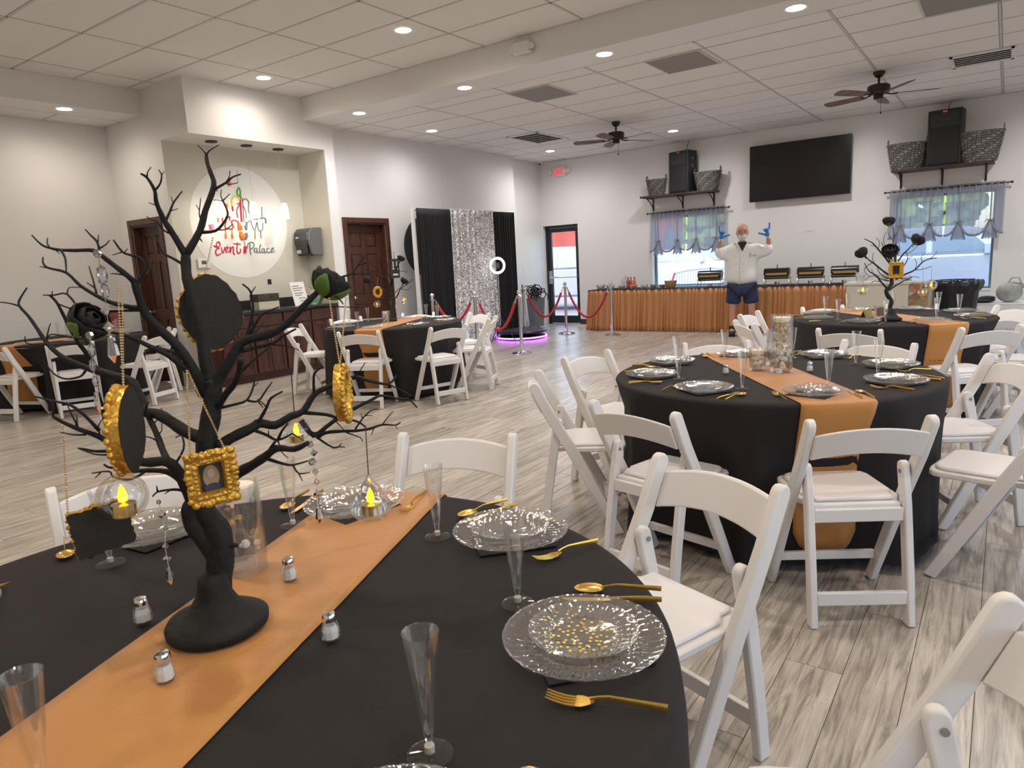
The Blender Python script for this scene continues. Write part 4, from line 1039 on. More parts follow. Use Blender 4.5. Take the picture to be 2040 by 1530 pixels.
# stanchions and ropes
ropem = mat('red_velvet_rope', (.42, .004, .012), .6, sheen=.3)
purple = mat('led_purple', (.7, .1, 1), .5, emit=(.60, .10, 1.0), es=9)
stp = None; SP = {}
for nm_, (x, y), lb in (('A', (-7.25, 8.10), 'leftmost, before the left black drape'), ('B', (-6.62, 8.37), 'before the silver sequin drape'), ('C', (-5.908, 8.539), 'nearest, in front of the round platform'), ('D', (-7.18, 10.52), 'behind the round platform'), ('E', (-6.644, 11.106), 'before the glass exit door'), ('F', (-5.631, 10.97), 'at the left end of the buffet')):
    lb = f'chrome rope stanchion, {lb}'
    if stp is None:
        stp = thing('rope_stanchion', lb, 'stanchion', (x, y, 0), 0, 'chrome rope stanchions')
        MB().lathe([(.0001, 0), (.155, 0), (.158, .012), (.15, .022), (.06, .04), (.03, .055)], 36, cap=False).obj('base', chrome, stp, True)
        MB().tube([(0, 0, .04), (0, 0, .88)], .0255, 16).obj('post', chrome, stp, True)
        MB().lathe([(.026, .84), (.05, .86), (.05, .87), (.026, .88), (.018, .90)], 20).ball((0, 0, .93), .036, 16).obj('top_ball', chrome, stp, True)
    else: dup(stp, 'rope_stanchion', (x, y, 0), 0, lb)
    SP[nm_] = (x, y)
def rope(a, b, sag, label):
    a, b = Vector((*SP[a], .85)), Vector((*SP[b], .85)); d = (b-a); d2 = Vector((d.x, d.y, 0)).normalized()
    a = a+d2*.05; b = b-d2*.05; pts = []
    for k in range(25):
        u = k/24; p_ = a.lerp(b, u); p_.z -= sag*(1-(2*u-1)**2); pts.append(p_)
    t = thing('velvet_rope', label, 'rope', (0, 0, 0), 0, None)
    MB().tube(pts[1:-1], .021, 10).obj('rope', ropem, t, True)
    for p0, p1 in ((pts[0], pts[1]), (pts[-1], pts[-2])): MB().tube([p0, p1.lerp(p0, -.1), p1], [.010, .018, .024], 8).obj('hook_end', chrome, t, True)
rope('D', 'E', .50, 'red velvet rope hanging before the glass exit door, left one')
rope('E', 'F', .53, 'red velvet rope hanging between the door and the buffet')
rope('A', 'B', .34, 'red velvet rope before the left black drape')
rope('B', 'C', .48, 'red velvet rope sweeping down to the nearest stanchion')

# turning photo platform with a purple light ring
t = thing('photo_platform', 'low round black photo platform with purple light ring', 'platform', (-7.05, 10.10, 0))
p = at(1042, 668, Z=.02); t.location = (p.x+.12, p.y-.22, 0)
MB().lathe([(.0001, 0), (.40, 0), (.44, .02), (.44, .05), (.30, .055), (.20, .09), (.20, .11)], 48, cap=False).obj('base', black, t, True)
MB().tube([(.455*cos(a), .455*sin(a), .035) for a in [2*PI*k/64 for k in range(65)]], .012, 8).obj('light_ring', purple, t, True)
MB().lathe([(.0001, .11), (.46, .11), (.475, .12), (.475, .145), (.46, .155), (.0001, .155)], 64, cap=False).obj('turntable', mat('black_top', (.02, .02, .022), .3), t, True)
MB().lathe([(.0001, .1555), (.40, .1555), (.40, .157), (.0001, .157)], 48, cap=False).obj('mat_disc', mat('top_mat', (.03, .035, .035), .6, bump=.2), t, True)
pl = bpy.data.lights.new('platform_glow', 'POINT'); pl.energy = 5; pl.color = (.6, .1, 1); pl.shadow_soft_size = .1

# grey bin with bundled cables
t = thing('cable_bin', 'grey wheeled bin heaped with black cables beside the exit door', 'bin', (-7.86, 11.95, 0))
MB().lathe([(.15, .05), (.19, .60), (.20, .62), (.18, .62), (.14, .06)], 24, cap=False).obj('bin', mat('bin_grey', (.16, .17, .19), .5), t, True)
rr = random.Random(3); q = MB()
for k in range(26):
    c = (rr.uniform(-.12, .12), rr.uniform(-.14, .14), rr.uniform(.62, .80)); ra = rr.uniform(.07, .14); ax = Euler((rr.uniform(0, 3), rr.uniform(0, 3), 0)).to_matrix()
    q.tube([Vector(c)+ax @ Vector((ra*cos(a), ra*sin(a)*.8, 0)) for a in [2*PI*j/14 for j in range(13)]], .010, 5)
q.obj('cables', plasticb, t, True)
for s in (-1, 1): MB().lathe([(.03, -.01), (.03, .01)], 12).xf(Matrix.Translation((s*.1, -.1, .03)) @ Matrix.Rotation(R(90), 4, 'X')).obj('wheel', black, t, True)

# ------------------------------------------------------------------ buffet
BUX0, BUX1, BUY0, BUY1, BUZ = -6.50, -1.95, 11.72, 12.46, .765
buf = thing('buffet_table', 'long buffet table along the window wall', 'table', (BUX0, BUY0, 0))
MB().box(.02, BUX1-BUX0-.02, .02, BUY1-BUY0, BUZ-.04, BUZ-.006).obj('tabletop', tablem, buf)
for k in range(4):
    for yy in (.08, .66): MB().box(.12+k*1.4, .15+k*1.4, yy, yy+.03, 0, BUZ-.04).obj('leg', steel, buf)
skm = mat('rust_skirt', (.50, .21, .07), .5, bump=.15, bscale=150, sheen=.2)
def skirt():
    per = [(BUX0, BUY1), (BUX0, BUY0), (BUX1, BUY0)]
    rs = random.Random(5); N = 620
    L1 = BUY1-BUY0; L2 = BUX1-BUX0; tot = L1+L2
    ph = [0]; 
    for i in range(N): ph.append(ph[-1]+tot/N*2*PI/ (.105+.05*sin(i*.11)+.02*sin(i*.37)))
    def f(u, v):
        i = min(N, int(u*N+.5)); s_ = u*tot
        off = (.012+.045*v)*(.55+.45*sin(ph[i]))+.02*v; off2 = off
        if s_ < L1: return (BUX0-off, BUY1-s_, BUZ-.004-(BUZ-.012)*v)
        x = BUX0+(s_-L1); c = min(1, (s_-L1)/.06)
        return (x-(1-c)*off, BUY0-off*c, BUZ-.004-(BUZ-.012)*v)
    return MB().grid(f, N, 8)
tag(skirt().obj('table_skirt', skm, None, True, sharp=0, solid=.002), 'rust orange pleated skirt hanging round the buffet table', 'table skirt')
o = MB().box(BUX0-.005, BUX1, BUY0-.012, BUY1, BUZ-.006, BUZ+.002).obj('buffet_cloth', cloth); tag(o, 'black cloth laid on top of the buffet table', 'tablecloth')

bowlg = clear('bowl_glass', (.93, .95, .95), .2, .12)
rz_ = random.Random(11)
def bowl(x, y, r, h, label, food=None):
    t = thing('serving_bowl', label, 'bowl', (x, y, BUZ+.003))
    MB().lathe([(r*.55, 0), (r*.8, h*.4), (r, h), (r*.97, h), (r*.75, h*.42), (.001, .01)], 24, cap=False).obj('bowl', bowlg, t, True)
    if food is not None:
        q = MB()
        for k in range(26):
            a = rz_.uniform(0, 2*PI); d = r*.65*math.sqrt(rz_.random()); q.ball((d*cos(a), d*sin(a), h*.62+rz_.uniform(-.01, .015)), r*.2, 6)
        q.lathe([(r*.55, .01), (r*.72, h*.5), (.001, h*.62)], 16, cap=False)
        o = q.obj('food', food, t, True); o['kind'] = 'stuff'
    return t
foods = [mat('greens', (.15, .28, .06), .6), mat('tomato', (.55, .06, .03), .4), mat('dip', (.55, .38, .20), .5), mat('cream_food', (.75, .70, .60), .5), mat('carrot', (.75, .28, .05), .5)]
for px, r, fd, lb in ((1196, .10, 3, 'clear glass bowl at the left end of the buffet'), (1216, .085, 0, 'second clear glass bowl from the left on the buffet'), (1240, .075, 2, 'third clear glass bowl from the left on the buffet'), (1262, .075, 4, 'clear bowl in front of the sauce bottles'), (1281, .08, 3, 'clear bowl right of the sauce bottles'), (1301, .08, 0, 'clear bowl of greens near the middle of the buffet'), (1318, .07, 1, 'clear bowl of red food near the middle of the buffet')):
    q = at(px, 574, Y=BUY0+.18); bowl(q.x, BUY0+.16+rz_.uniform(0, .08), r, r*.95, lb, foods[fd])
q = at(1336, 574, Y=BUY0+.2); t = thing('dip_bowl', 'tan bowl of dip on the buffet left of the first chafing dish', 'bowl', (q.x, BUY0+.2, BUZ+.003))
MB().lathe([(.06, 0), (.085, .02), (.115, .13), (.11, .13), (.08, .03), (.001, .02)], 24, cap=False).obj('bowl', mat('tan_bowl', (.50, .30, .14), .4), t, True); MB().lathe([(.105, .115), (.001, .12)], 20, cap=False).obj('dip', foods[2], t, True)
# stacked glass jar and sauce bottles
q = at(1244, 560, Y=BUY0+.4); t = thing('tiered_jar', 'tiered clear glass jar behind the bowls on the buffet', 'jar', (q.x, BUY0+.42, BUZ+.003))
MB().lathe([(.07, 0), (.10, .02), (.10, .09), (.05, .10), (.05, .11), (.085, .12), (.085, .17), (.04, .18), (.03, .21), (.001, .22)], 20, cap=False).obj('body', bowlg, t, True); MB().ball((0, 0, .235), .02, 10).obj('knob', bowlg, t, True)
for k, (px, c) in enumerate(((1251, (.55, .05, .02)), (1257, (.60, .09, .02)), (1264, (.62, .15, .03)))):
    q = at(px, 560, Y=BUY0+.45); t = thing('sauce_bottle', f'{["red", "dark orange", "orange"][k]} sauce bottle, {["left", "middle", "right"][k]} one of three on the buffet', 'bottle', (q.x, BUY0+.45, BUZ+.003), 0, 'sauce bottles on the buffet')
    MB().lathe([(.028, 0), (.030, .01), (.030, .13), (.014, .17), (.013, .18)], 16).obj('body', mat('sauce%d' % k, c, .35), t, True); MB().lathe([(.015, .18), (.013, .21), (.001, .215)], 12, cap=False).obj('cap', mat('cap_red', (.5, .03, .02), .4), t, True)

# chafing dishes
chm = mat('chafer_dark', (.05, .045, .04), .25, metal=.85); chg = mat('chafer_gold', (.62, .44, .16), .25, metal=1)
chp = None
for px, lb in ((1413, 'leftmost chafing dish, before the left window'), (1546, 'chafing dish just right of the standing man'), (1613, 'second chafing dish right of the standing man'), (1681, 'rightmost chafing dish, by the cream stand')):
    q = at(px, 571, Y=BUY0+.30)
    lb = 'dark roll-top '+lb
    if chp is None:
        chp = thing('chafing_dish', lb, 'chafing dish', (q.x, BUY0+.36, BUZ+.003), R(8), 'roll-top chafing dishes on the buffet')
        arc = [(-.14, .17), (-.14, .20), (-.125, .245), (-.08, .275), (0, .285), (.08, .275), (.125, .245), (.14, .20), (.14, .17)]
        bake(MB().prism(arc, -.20, .20, 'x').obj('lid', chm, chp, True, bevel=.008))
        bake(MB().box(-.19, .19, -.135, .135, .105, .170).obj('water_pan', chm, chp, bevel=.01))
        MB().box(-.165, .165, -.150, -.139, .170, .205).obj('front_band', chg, chp)
        q_ = MB()
        for sx in (-1, 1):
            for sy in (-1, 1): q_.tube([(sx*.205, sy*.12, .13), (sx*.19, sy*.12, .06), (sx*.215, sy*.13, .0)], .006, 6)
            q_.tube([(sx*.205, -.12, .13), (sx*.205, .12, .13)], .006, 6)
        q_.tube([(-.205, -.14, .13), (.205, -.14, .13)], .006, 6).tube([(-.205, .14, .13), (.205, .14, .13)], .006, 6).obj('stand', chrome, chp, True)
        MB().tube([(0, -.02, .285), (0, -.02, .335), (0, .02, .335), (0, .02, .285)], .006, 6).obj('handle', black, chp, True)
        MB().lathe([(.045, .012), (.045, .06), (.001, .062)], 16, cap=False).lathe([(.06, 0), (.06, .01)], 16).obj('fuel_holder', chrome, chp, True)
    else: dup(chp, 'chafing_dish', (q.x, BUY0+.36, BUZ+.003), R(8), lb)

# cream stand with clear boxes, bins and bag to the right
q = at(1745, 600, Y=10.9)
a, b = at(1685, 600, Y=10.75), at(1807, 600, Y=10.75)
cream = mat('cream_laminate', (.66, .60, .50), .45)
t = thing('cream_stand', 'cream wooden serving stand behind the back right table', 'stand', (a.x, 10.75, 0))
wd = b.x-a.x; hh = at(1745, 563, Y=10.75).z
bake(MB().box(0, wd, 0, .55, 0, hh-.03).obj('body', cream, t, bevel=.006)); bake(MB().box(-.03, wd+.03, -.03, .58, hh-.03, hh).obj('top', cream, t, bevel=.004))
MB().box(.06, wd-.06, -.006, 0, .08, hh-.10).obj('front_panel', cream, t)
for k, (dx, dy, lb) in enumerate(((.14, .2, 'left clear plastic cup stack on the cream stand'), (.42, .25, 'right clear plastic cup stack on the cream stand'))):
    o = thing('cup_stack', lb, 'cups', (a.x+dx, 10.75+dy, hh+.001)); MB().lathe([(.05, 0), (.06, .10), (.058, .10), (.048, .005)], 16, cap=False).lathe([(.045, .02), (.057, .14), (.055, .14)], 16, cap=False).obj('cups', bowlg, o, True)
o = thing('cutlery_tray', 'clear tray of wrapped cutlery on the cream stand', 'tray', (a.x+.62, 11.0, hh+.001), R(10))
MB().box(-.15, .15, -.1, .1, 0, .01).box(-.15, .15, -.1, -.09, 0, .07).box(-.15, .15, .09, .1, 0, .07).box(-.15, -.14, -.1, .1, 0, .07).box(.14, .15, -.1, .1, 0, .07).obj('tray', bowlg, o)
MB().box(-.13, .13, -.03, .03, .012, .06).obj('bundle', mat('white_napkin', (.8, .8, .8), .8), o)
# printed case on a small side table
p = at(1822, 585, Y=10.9)
t = thing('printed_box', 'cardboard box printed with a colourful food picture', 'box', (p.x, 10.9, 0), R(-4)); zt = at(1822, 563, Y=10.9).z
def foodprint():
    m = bpy.data.materials.new('food_print'); m.use_nodes = True; n = m.node_tree.nodes; L = m.node_tree.links
    tc = n.new('ShaderNodeTexCoord'); v = n.new('ShaderNodeTexVoronoi'); v.inputs['Scale'].default_value = 16; L.new(tc.outputs['Object'], v.inputs['Vector'])
    r = n.new('ShaderNodeValToRGB'); e = r.color_ramp.elements; e[0].color = (.25, .30, .10, 1); e[1].color = (.75, .70, .62, 1)
    for p_, c in ((.3, (.45, .12, .08)), (.55, (.55, .35, .2)), (.75, (.18, .12, .08))): q = e.new(p_); q.color = (*c, 1)
    s_ = n.new('ShaderNodeSeparateXYZ'); L.new(v.outputs['Color'], s_.inputs[0]); L.new(s_.outputs[0], r.inputs[0]); L.new(r.outputs[0], n['Principled BSDF'].inputs['Base Color']); return m
MB().box(-.13, .17, 0, .4, 0, zt).obj('carton', mat('carton', (.5, .42, .30), .8), t); MB().box(-.125, .165, -.003, 0, zt-.42, zt-.02).obj('print', foodprint(), t)
a, b = at(1852, 600, Y=11.2), at(1952, 600, Y=11.2); zt = at(1900, 562, Y=11.2).z
bagm = mat('trash_bag', (.010, .011, .018), .28, bump=.8, bscale=14)
t = thing('trash_bin', 'large bin lined with a black plastic bag by the right window', 'trash bin', ((a.x+b.x)/2, 11.4, 0)); rw_ = (b.x-a.x)/2
def bag(r, z, a_, i): return r*(1+.03*sin(a_*9+z*8)+.02*sin(a_*17)), z
MB().lathe([(rw_*.75, .001), (rw_*.8, .2), (rw_*.92, zt-.14), (rw_*1.05, zt-.10), (rw_*1.1, zt-.02), (rw_*1.04, zt+.02), (rw_*.95, zt), (rw_*.85, zt-.1), (.01, zt-.25)], 64, mod=bag, cap=False).obj('bag_liner', bagm, t, True, sharp=0)
MB().lathe([(rw_*.70, .0), (rw_*.86, zt-.16), (rw_*.80, zt-.16), (rw_*.66, .02)], 32, cap=False).obj('bin', mat('bin_grey'), t, True)
t = thing('side_table', 'small white side table at the right under the window', 'table', (.02, 12.0, 0))
zt = at(1990, 604, Y=11.8).z
MB().box(-.42, .42, -.28, .28, zt-.03, zt).obj('tabletop', whitef, t)
for sx in (-1, 1):
    for sy in (-1, 1): MB().tube([(sx*.37, sy*.22, 0), (sx*.37, sy*.22, zt-.03)], .015, 8).obj('leg', steel, t, True)
bgm = mat('canvas_bag', (.36, .37, .34), .85, bump=.8, bscale=9, vary=.3, vscale=8)
t = thing('canvas_bag', 'grey canvas bag slumped on the small white side table', 'bag', (.06, 11.98, zt+.001))
MB().ball((0, 0, .14), .15, 20, (1.05, .8, .95)).ball((.05, .02, .22), .10, 14, (1.2, .8, .7)).obj('body', bgm, t, True)
MB().tube([(-.02, -.03, .27), (.02, -.05, .34), (.10, -.05, .34), (.14, -.02, .24)], .010, 6).obj('strap', bgm, t, True)
t = thing('folded_jacket', 'black folded jacket left of the grey canvas bag', 'jacket', (-.24, 11.92, zt+.001))
MB().ball((0, 0, .035), .13, 18, (1.15, .9, .30)).ball((.05, -.02, .07), .08, 12, (1.3, .8, .35)).obj('cloth', mat('jacket', (.015, .017, .02), .7, bump=.8, bscale=12), t, True)

# ------------------------------------------------------------------ outside
def outside():
    g = MB().box(-40, 40, YB+.24, 70, -.16, -.02).obj('parking_ground', mat('asphalt', (.25, .25, .26), .85, vary=.1, vscale=3)); struct(g, 'pale parking ground outside the windows')
    bd = thing('red_building', 'red building with a striped awning seen through the exit door', 'building', (-22, 31, 0))
    red = mat('red_wall', (.45, .09, .07), .8); MB().box(-12, 9, 0, 8, 0, 4.4).obj('wall', red, bd)
    for k in range(20):
        x = -12+k*1.05; MB().prism([(-1.5, 3.25), (.0, 4.0), (.0, 4.06), (-1.5, 3.31)], x, x+.52, 'x').obj('awning_stripe', mat('stripe_white', (.8, .78, .72), .6) if k % 2 else mat('stripe_red', (.6, .12, .08), .6), bd)
    for k in range(6): MB().box(-11+k*4.6, -10.6+k*4.6, -1.4, -1.0, 0, 3.3).obj('post', mat('yellow_post', (.75, .5, .1), .6), bd)
    for k in range(5): MB().box(-9.5+k*4.6, -7.3+k*4.6, -.05, 0, .9, 2.4).obj('window', mat('far_glass', (.05, .07, .09), .2), bd)
    hz = random.Random(9)
    leafm = mat('tree_leaves', (.20, .30, .07), .8, vary=.5, vscale=2)
    for k, (x, y, s_, lb) in enumerate(((2.5, 26, 2.6, 'yellow-green tree beyond the right window'), (7, 30, 3.2, 'broad green tree beyond the right window edge'), (-2.5, 33, 2.6, 'green tree between the two windows'), (-9.5, 28, 2.2, 'green tree beyond the left window'), (12.5, 34, 3.4, 'large green tree far at the right outside'))):
        t = thing('roadside_tree', lb, 'tree', (x, y, 0)); MB().tube([(0, 0, 0), (.1, 0, s_*.8)], [.16, .10], 8).obj('trunk', mat('bark', (.12, .09, .06), .9), t)
        q = MB()
        for j in range(260):
            a, b_ = hz.uniform(0, 2*PI), math.acos(hz.uniform(-1, 1)); rr_ = s_*.62*hz.uniform(.75, 1.0)
            q.ball((rr_*sin(b_)*cos(a), rr_*sin(b_)*sin(a), s_*1.05+rr_*.7*cos(b_)), s_*.11*hz.uniform(.6, 1.2), 6)
        o = q.obj('crown', leafm, t, True)
    for k in range(9):
        x, y = -9+k*2.6+hz.uniform(-.2, .2), 24+hz.uniform(-1, 1)
        q = MB()
        for j in range(90): a, b_ = hz.uniform(0, 2*PI), math.acos(hz.uniform(-1, 1)); q.ball((1.0*sin(b_)*cos(a), .8*sin(b_)*sin(a), .85+.75*cos(b_)), .2*hz.uniform(.6, 1.2), 6)
        o = q.obj('roadside_bush', mat('bush_leaves', (.42, .48, .10), .8, vary=.4, vscale=3), None, True); o.location = (x, y, -.1)
        tag(o, 'yellow-green roadside bush, ' + ['first', 'second', 'third', 'fourth', 'fifth', 'sixth', 'seventh', 'eighth', 'ninth'][k] + ' from the left outside', 'bush', 'yellow-green bushes beyond the parked cars')
    def car(x, y, rz, col, label, L_=4.7, H=1.75, bed=False):
        t = thing('parked_car', label, 'car', (x, y, 0), rz)
        pm_ = mat('paint_%s' % col[0], col[1], .25, coat=1.0); gl = mat('car_glass', (.25, .32, .38), .06); tm = mat('tyre', (.02, .02, .02), .8)
        W_ = .92
        prof = [(0, .38), (0.02, .72), (.12, .92), (1.15, 1.08), (1.35, 1.12)] 
        roof = [(1.95, H-.06), (2.3, H), (L_-.9, H-.02), (L_-.35, H-.20), (L_-.08, 1.12)]
        tail = [(L_, 1.0), (L_, .45), (L_-.1, .36), (.1, .34)]
        def body(scale, prof_): return prof_
        low = prof+[(L_-.08, 1.12)]+tail
        bake(MB().prism(low, -W_, W_, 'y').xf(Matrix.Translation((-L_/2, 0, 0))).obj('body', pm_, t, True, bevel=.06))
        cabn = [(1.35, 1.10)]+roof
        b = MB().prism(cabn, -W_, W_, 'y'); b.v = [(x_-L_/2, y_*(1-.20*max(0, (z_-1.1))/(H-1.1)), z_) for x_, y_, z_ in b.v]
        bake(b.obj('cabin', pm_, t, True, bevel=.05))
        for s in (-1, 1):
            for (u0, u1) in ((1.75, 2.65), (2.75, 3.6), (3.68, L_-.45)):
                zz0, zz1 = 1.15, H-.16
                k0 = .30 if u0 < 2 else 0; k1 = -.20 if u1 > L_-.6 else 0
                MB().add([(u0-L_/2, s*(W_*(1-.20*(zz0-1.1)/(H-1.1))+.006), zz0), (u1-L_/2, s*(W_*(1-.20*(zz0-1.1)/(H-1.1))+.006), zz0), (u1+k1-L_/2, s*(W_*(1-.20*(zz1-1.1)/(H-1.1))+.006), zz1), (u0+k0-L_/2, s*(W_*(1-.20*(zz1-1.1)/(H-1.1))+.006), zz1)], [(0, 1, 2, 3) if s < 0 else (3, 2, 1, 0)]).obj('side_window', gl, t, solid=.01)
            MB().box(1.72-L_/2, 1.86-L_/2, s*(W_+.02)-.09, s*(W_+.02)+.09, 1.10, 1.26).obj('mirror', pm_, t)
            for xw in (.85, L_-.95):
                Mx = Matrix.Translation((xw-L_/2, s*(W_-.09), .34)) @ Matrix.Rotation(R(90), 4, 'X')
                w__ = MB().lathe([(.2, -.11), (.33, -.11), (.34, -.06), (.34, .06), (.33, .11), (.2, .11)], 28).xf(Mx).obj('wheel', tm, t, True)
                r_ = MB().lathe([(.001, -.115), (.2, -.115), (.2, .115), (.001, .115)], 20, cap=False).xf(Mx).obj('rim', mat('rim', (.5, .5, .52), .3, metal=.9), t, True); r_.parent = w__
        z0, z1 = 1.14, H-.08; e0 = 1.40; e1 = 1.93
        MB().add([(e0-.02-L_/2, -W_*.93, z0), (e0-.02-L_/2, W_*.93, z0), (e1-.03-L_/2, W_*.78, z1), (e1-.03-L_/2, -W_*.78, z1)], [(0, 1, 2, 3)]).obj('windscreen', gl, t, solid=.02)
        for s in (-1, 1): MB().box(-.01-L_/2, .10-L_/2, s*.70-.18, s*.70+.18, .70, .84).obj('headlamp', mat('headlamp', (.8, .8, .82), .1), t)
        MB().box(-.02-L_/2, .02-L_/2, -.45, .45, .52, .80).obj('front_grille', mat('black_plastic'), t)
        return t
    car(-10.5, 17.2, R(12), ('silver', (.24, .28, .34)), 'silver parked car seen through the glass exit door', H=1.72)
    car(-.9, 15.9, R(185), ('white', (.60, .65, .70)), 'white parked car close outside the right window', H=1.62)
    car(-7.6, 20.5, R(175), ('pale', (.60, .68, .72)), 'pale grey parked car beyond the left window', H=1.5)
    # metal bench by the left window
    bm = mat('bench_white', (.75, .74, .74), .4); rm = mat('bench_red', (.60, .08, .08), .4)
    t = thing('garden_bench', 'white slatted metal bench with red arms outside the left window', 'bench', (-5.15, 14.3, 0), R(6))
    for k in range(22):
        x = -.62+k*.059; MB().tube([(x, .0, .46), (x, .10, .75), (x*1.02, .16, 1.02-.08*(x/.62)**2)], .009, 5).obj('slat', bm, t, True)
    MB().tube([(-.68+1.36*k/12, .16, 1.03-.08*(2*k/12-1)**2) for k in range(13)], .018, 6).obj('top_rail', bm, t, True)
    for k in range(8): MB().box(-.66, .66, -.42+k*.055, -.385+k*.055, .44, .455).obj('seat_slat', bm, t)
    for s in (-1, 1): MB().tube([(s*.68, .16, .95), (s*.70, -.05, .74), (s*.70, -.40, .70), (s*.68, -.42, .42), (s*.68, -.42, 0)], .026, 8).tube([(s*.68, .10, .5), (s*.68, .14, 0)], .022, 8).obj('arm', rm, t, True)
outside()
# ------------------------------------------------------------------ the standing man
def skin_obj(name, joints, edges, radii, mt, parent, sub=2, root=0):
    me = bpy.data.meshes.new(name); me.from_pydata([Vector(j) for j in joints], edges, [])
    o = bpy.data.objects.new(name, me); COL.objects.link(o)
    m_ = o.modifiers.new('skin', 'SKIN'); sv = me.skin_vertices[0].data
    for i, r in enumerate(radii):
        r = r if isinstance(r, tuple) else (r, r); sv[i].radius = r
        sv[i].use_root = (i == root)
    m_.use_smooth_shade = True
    q = o.modifiers.new('sub', 'SUBSURF'); q.levels = sub; q.render_levels = sub
    bake(o); o.data.materials.clear(); o.data.materials.append(mt); o.parent = parent
    for p_ in o.data.polygons: p_.use_smooth = True
    return o
man = thing('person', 'man in white jacket, navy shorts and blue gloves with both hands raised', 'person', (-3.46, 11.33, 0), R(17))
skinm = mat('skin', (.56, .29, .21), .5); whitec = mat('white_jacket', (.88, .87, .86), .75, bump=.25, bscale=14); navy = mat('navy_shorts', (.022, .032, .085), .8)
glove = mat('blue_glove', (.045, .22, .62), .4); hairm = mat('grey_hair', (.50, .47, .44), .8, bump=.5, bscale=60); shoe = mat('black_shoe', (.012, .012, .012), .6)
# local frame: x to the picture's right, -y towards the picture, z up
J = [(0, 0, .90), (0, .01, 1.10), (0, .01, 1.32), (0, -.01, 1.46), (0, -.02, 1.56),
     (-.13, .0, .88), (-.14, -.02, .50), (-.15, .02, .10), (.13, .0, .88), (.145, -.03, .50), (.165, .0, .10),
     (-.20, .01, 1.38), (-.36, -.04, 1.31), (-.335, -.12, 1.55), (.20, .01, 1.38), (.40, -.04, 1.32), (.385, -.12, 1.56),
     (-.15, -.13, .04), (.175, -.15, .04)]
Ed = [(0,1),(1,2),(2,3),(3,4),(0,5),(5,6),(6,7),(0,8),(8,9),(9,10),(2,11),(11,12),(12,13),(2,14),(14,15),(15,16),(7,17),(10,18)]
Rd = [.12, .11, .10, .055, .055, .095, .062, .042, .095, .062, .042, .06, .045, .034, .06, .045, .034, .032, .032]
skin_obj('body', J, Ed, Rd, skinm, man)
# head with face
hd = MB().ball((0, -.02, 1.70), .110, 24, (.82, .95, 1.20)).ball((0, -.045, 1.635), .080, 18, (.88, .9, .8))
head = hd.obj('head', skinm, man, True, sharp=0); head.location = (0, 0, -.045)
MB().prism([(-.008, 0), (.008, 0), (.016, -.05), (-.016, -.05)], -.140, -.105, 'y').ball((0, -.132, -.045), .017, 10).xf(Matrix.Translation((0, 0, 1.715))).obj('nose', skinm, head, True)
for s in (-1, 1):
    MB().ball((s*.087, -.01, 1.69), .028, 10, (.35, .8, 1.15)).obj('ear', skinm, head, True)
    MB().ball((s*.032, -.106, 1.712), .010, 10, (1.1, .6, .7)).obj('eye', mat('eye', (.06, .04, .03), .2), head, True)
    MB().tube([(s*.033+.024*cos(a), -.118, 1.712+.018*sin(a)) for a in [2*PI*k/16 for k in range(17)]], .0034, 5).tube([(s*.056, -.115, 1.712), (s*.088, -.02, 1.71)], .002, 5).obj('glasses', mat('wire', (.08, .07, .07), .3), head, True)
MB().box(-.025, .025, -.112, -.100, 1.648, 1.654).obj('mouth', mat('lips', (.40, .12, .10), .6), head)
MB().ball((0, -.074, 1.628), .070, 16, (1.0, .75, .85)).ball((0, -.085, 1.585), .045, 14, (1.0, .8, 1.0)).ball((0, -.108, 1.667), .03, 12, (1.2, .4, .32)).obj('beard', mat('white_beard', (.70, .67, .62), .85, bump=.6, bscale=70), head, True)
b = MB().ball((0, .0, 1.715), .106, 22, (.86, .92, 1.12)); b.f = [f for f in b.f if all(b.v[i][1] > -.045+.6*max(0, b.v[i][2]-1.76) and b.v[i][2] < 1.82 for i in f)]
b.mi = b.mi[:len(b.f)]; b.obj('hair', hairm, head, True)
# jacket: body and two sleeves as one surface
JJ = [(0, .01, .80), (0, .0, 1.02), (0, .01, 1.22), (0, .01, 1.36), (0, .0, 1.44), (-.21, .01, 1.38), (-.365, -.04, 1.31), (-.345, -.10, 1.45), (.21, .01, 1.38), (.41, -.04, 1.325), (.39, -.10, 1.465)]
skin_obj('jacket', JJ, [(0,1),(1,2),(2,3),(3,4),(3,5),(5,6),(6,7),(3,8),(8,9),(9,10)], [(.29,.20), (.27,.20), (.25,.185), (.225,.16), (.095,.09), .115, .10, .070, .115, .10, .070], whitec, man)
MB().prism([(-.065, 1.50), (.065, 1.50), (.0, 1.36)], -.172, -.10, 'y').obj('collar_opening', mat('dark_shirt', (.02, .02, .02), .8), man)
for s in (-1, 1): MB().tube([(s*.07, -.04, 1.515), (s*.075, -.13, 1.48), (s*.01, -.178, 1.33)], [.016, .022, .012], 8, flat=.6).obj('lapel', whitec, man, True)
MB().tube([(-.03, -.188, 1.30), (-.04, -.196, 1.1), (-.04, -.196, .83)], .006, 6).obj('jacket_seam', mat('seam', (.55, .54, .52), .8), man, True)
for zz in (1.28, 1.16, 1.04):
    for xx in (-.09, .02): MB().ball((xx, -.192, zz), .008, 8, (1, .5, 1)).obj('button', mat('seam'), man, True)
q = MB()
for k, pts in enumerate(([(0,0),(.02,.03),(0,.045),(-.012,.03),(.01,.0),(0,-.02)], [(.025,.01),(.032,.02),(.036,0),(.042,.015)], [(.048,.01),(.056,.0),(.06,.016)], [(.068,.035),(.066,0),(.074,.004)])): q.tube([(.115+a*1.2, -.178, 1.27+b_*1.2) for a, b_ in pts], .0028, 5)
q.obj('name_stitching', mat('ink'), man, True)
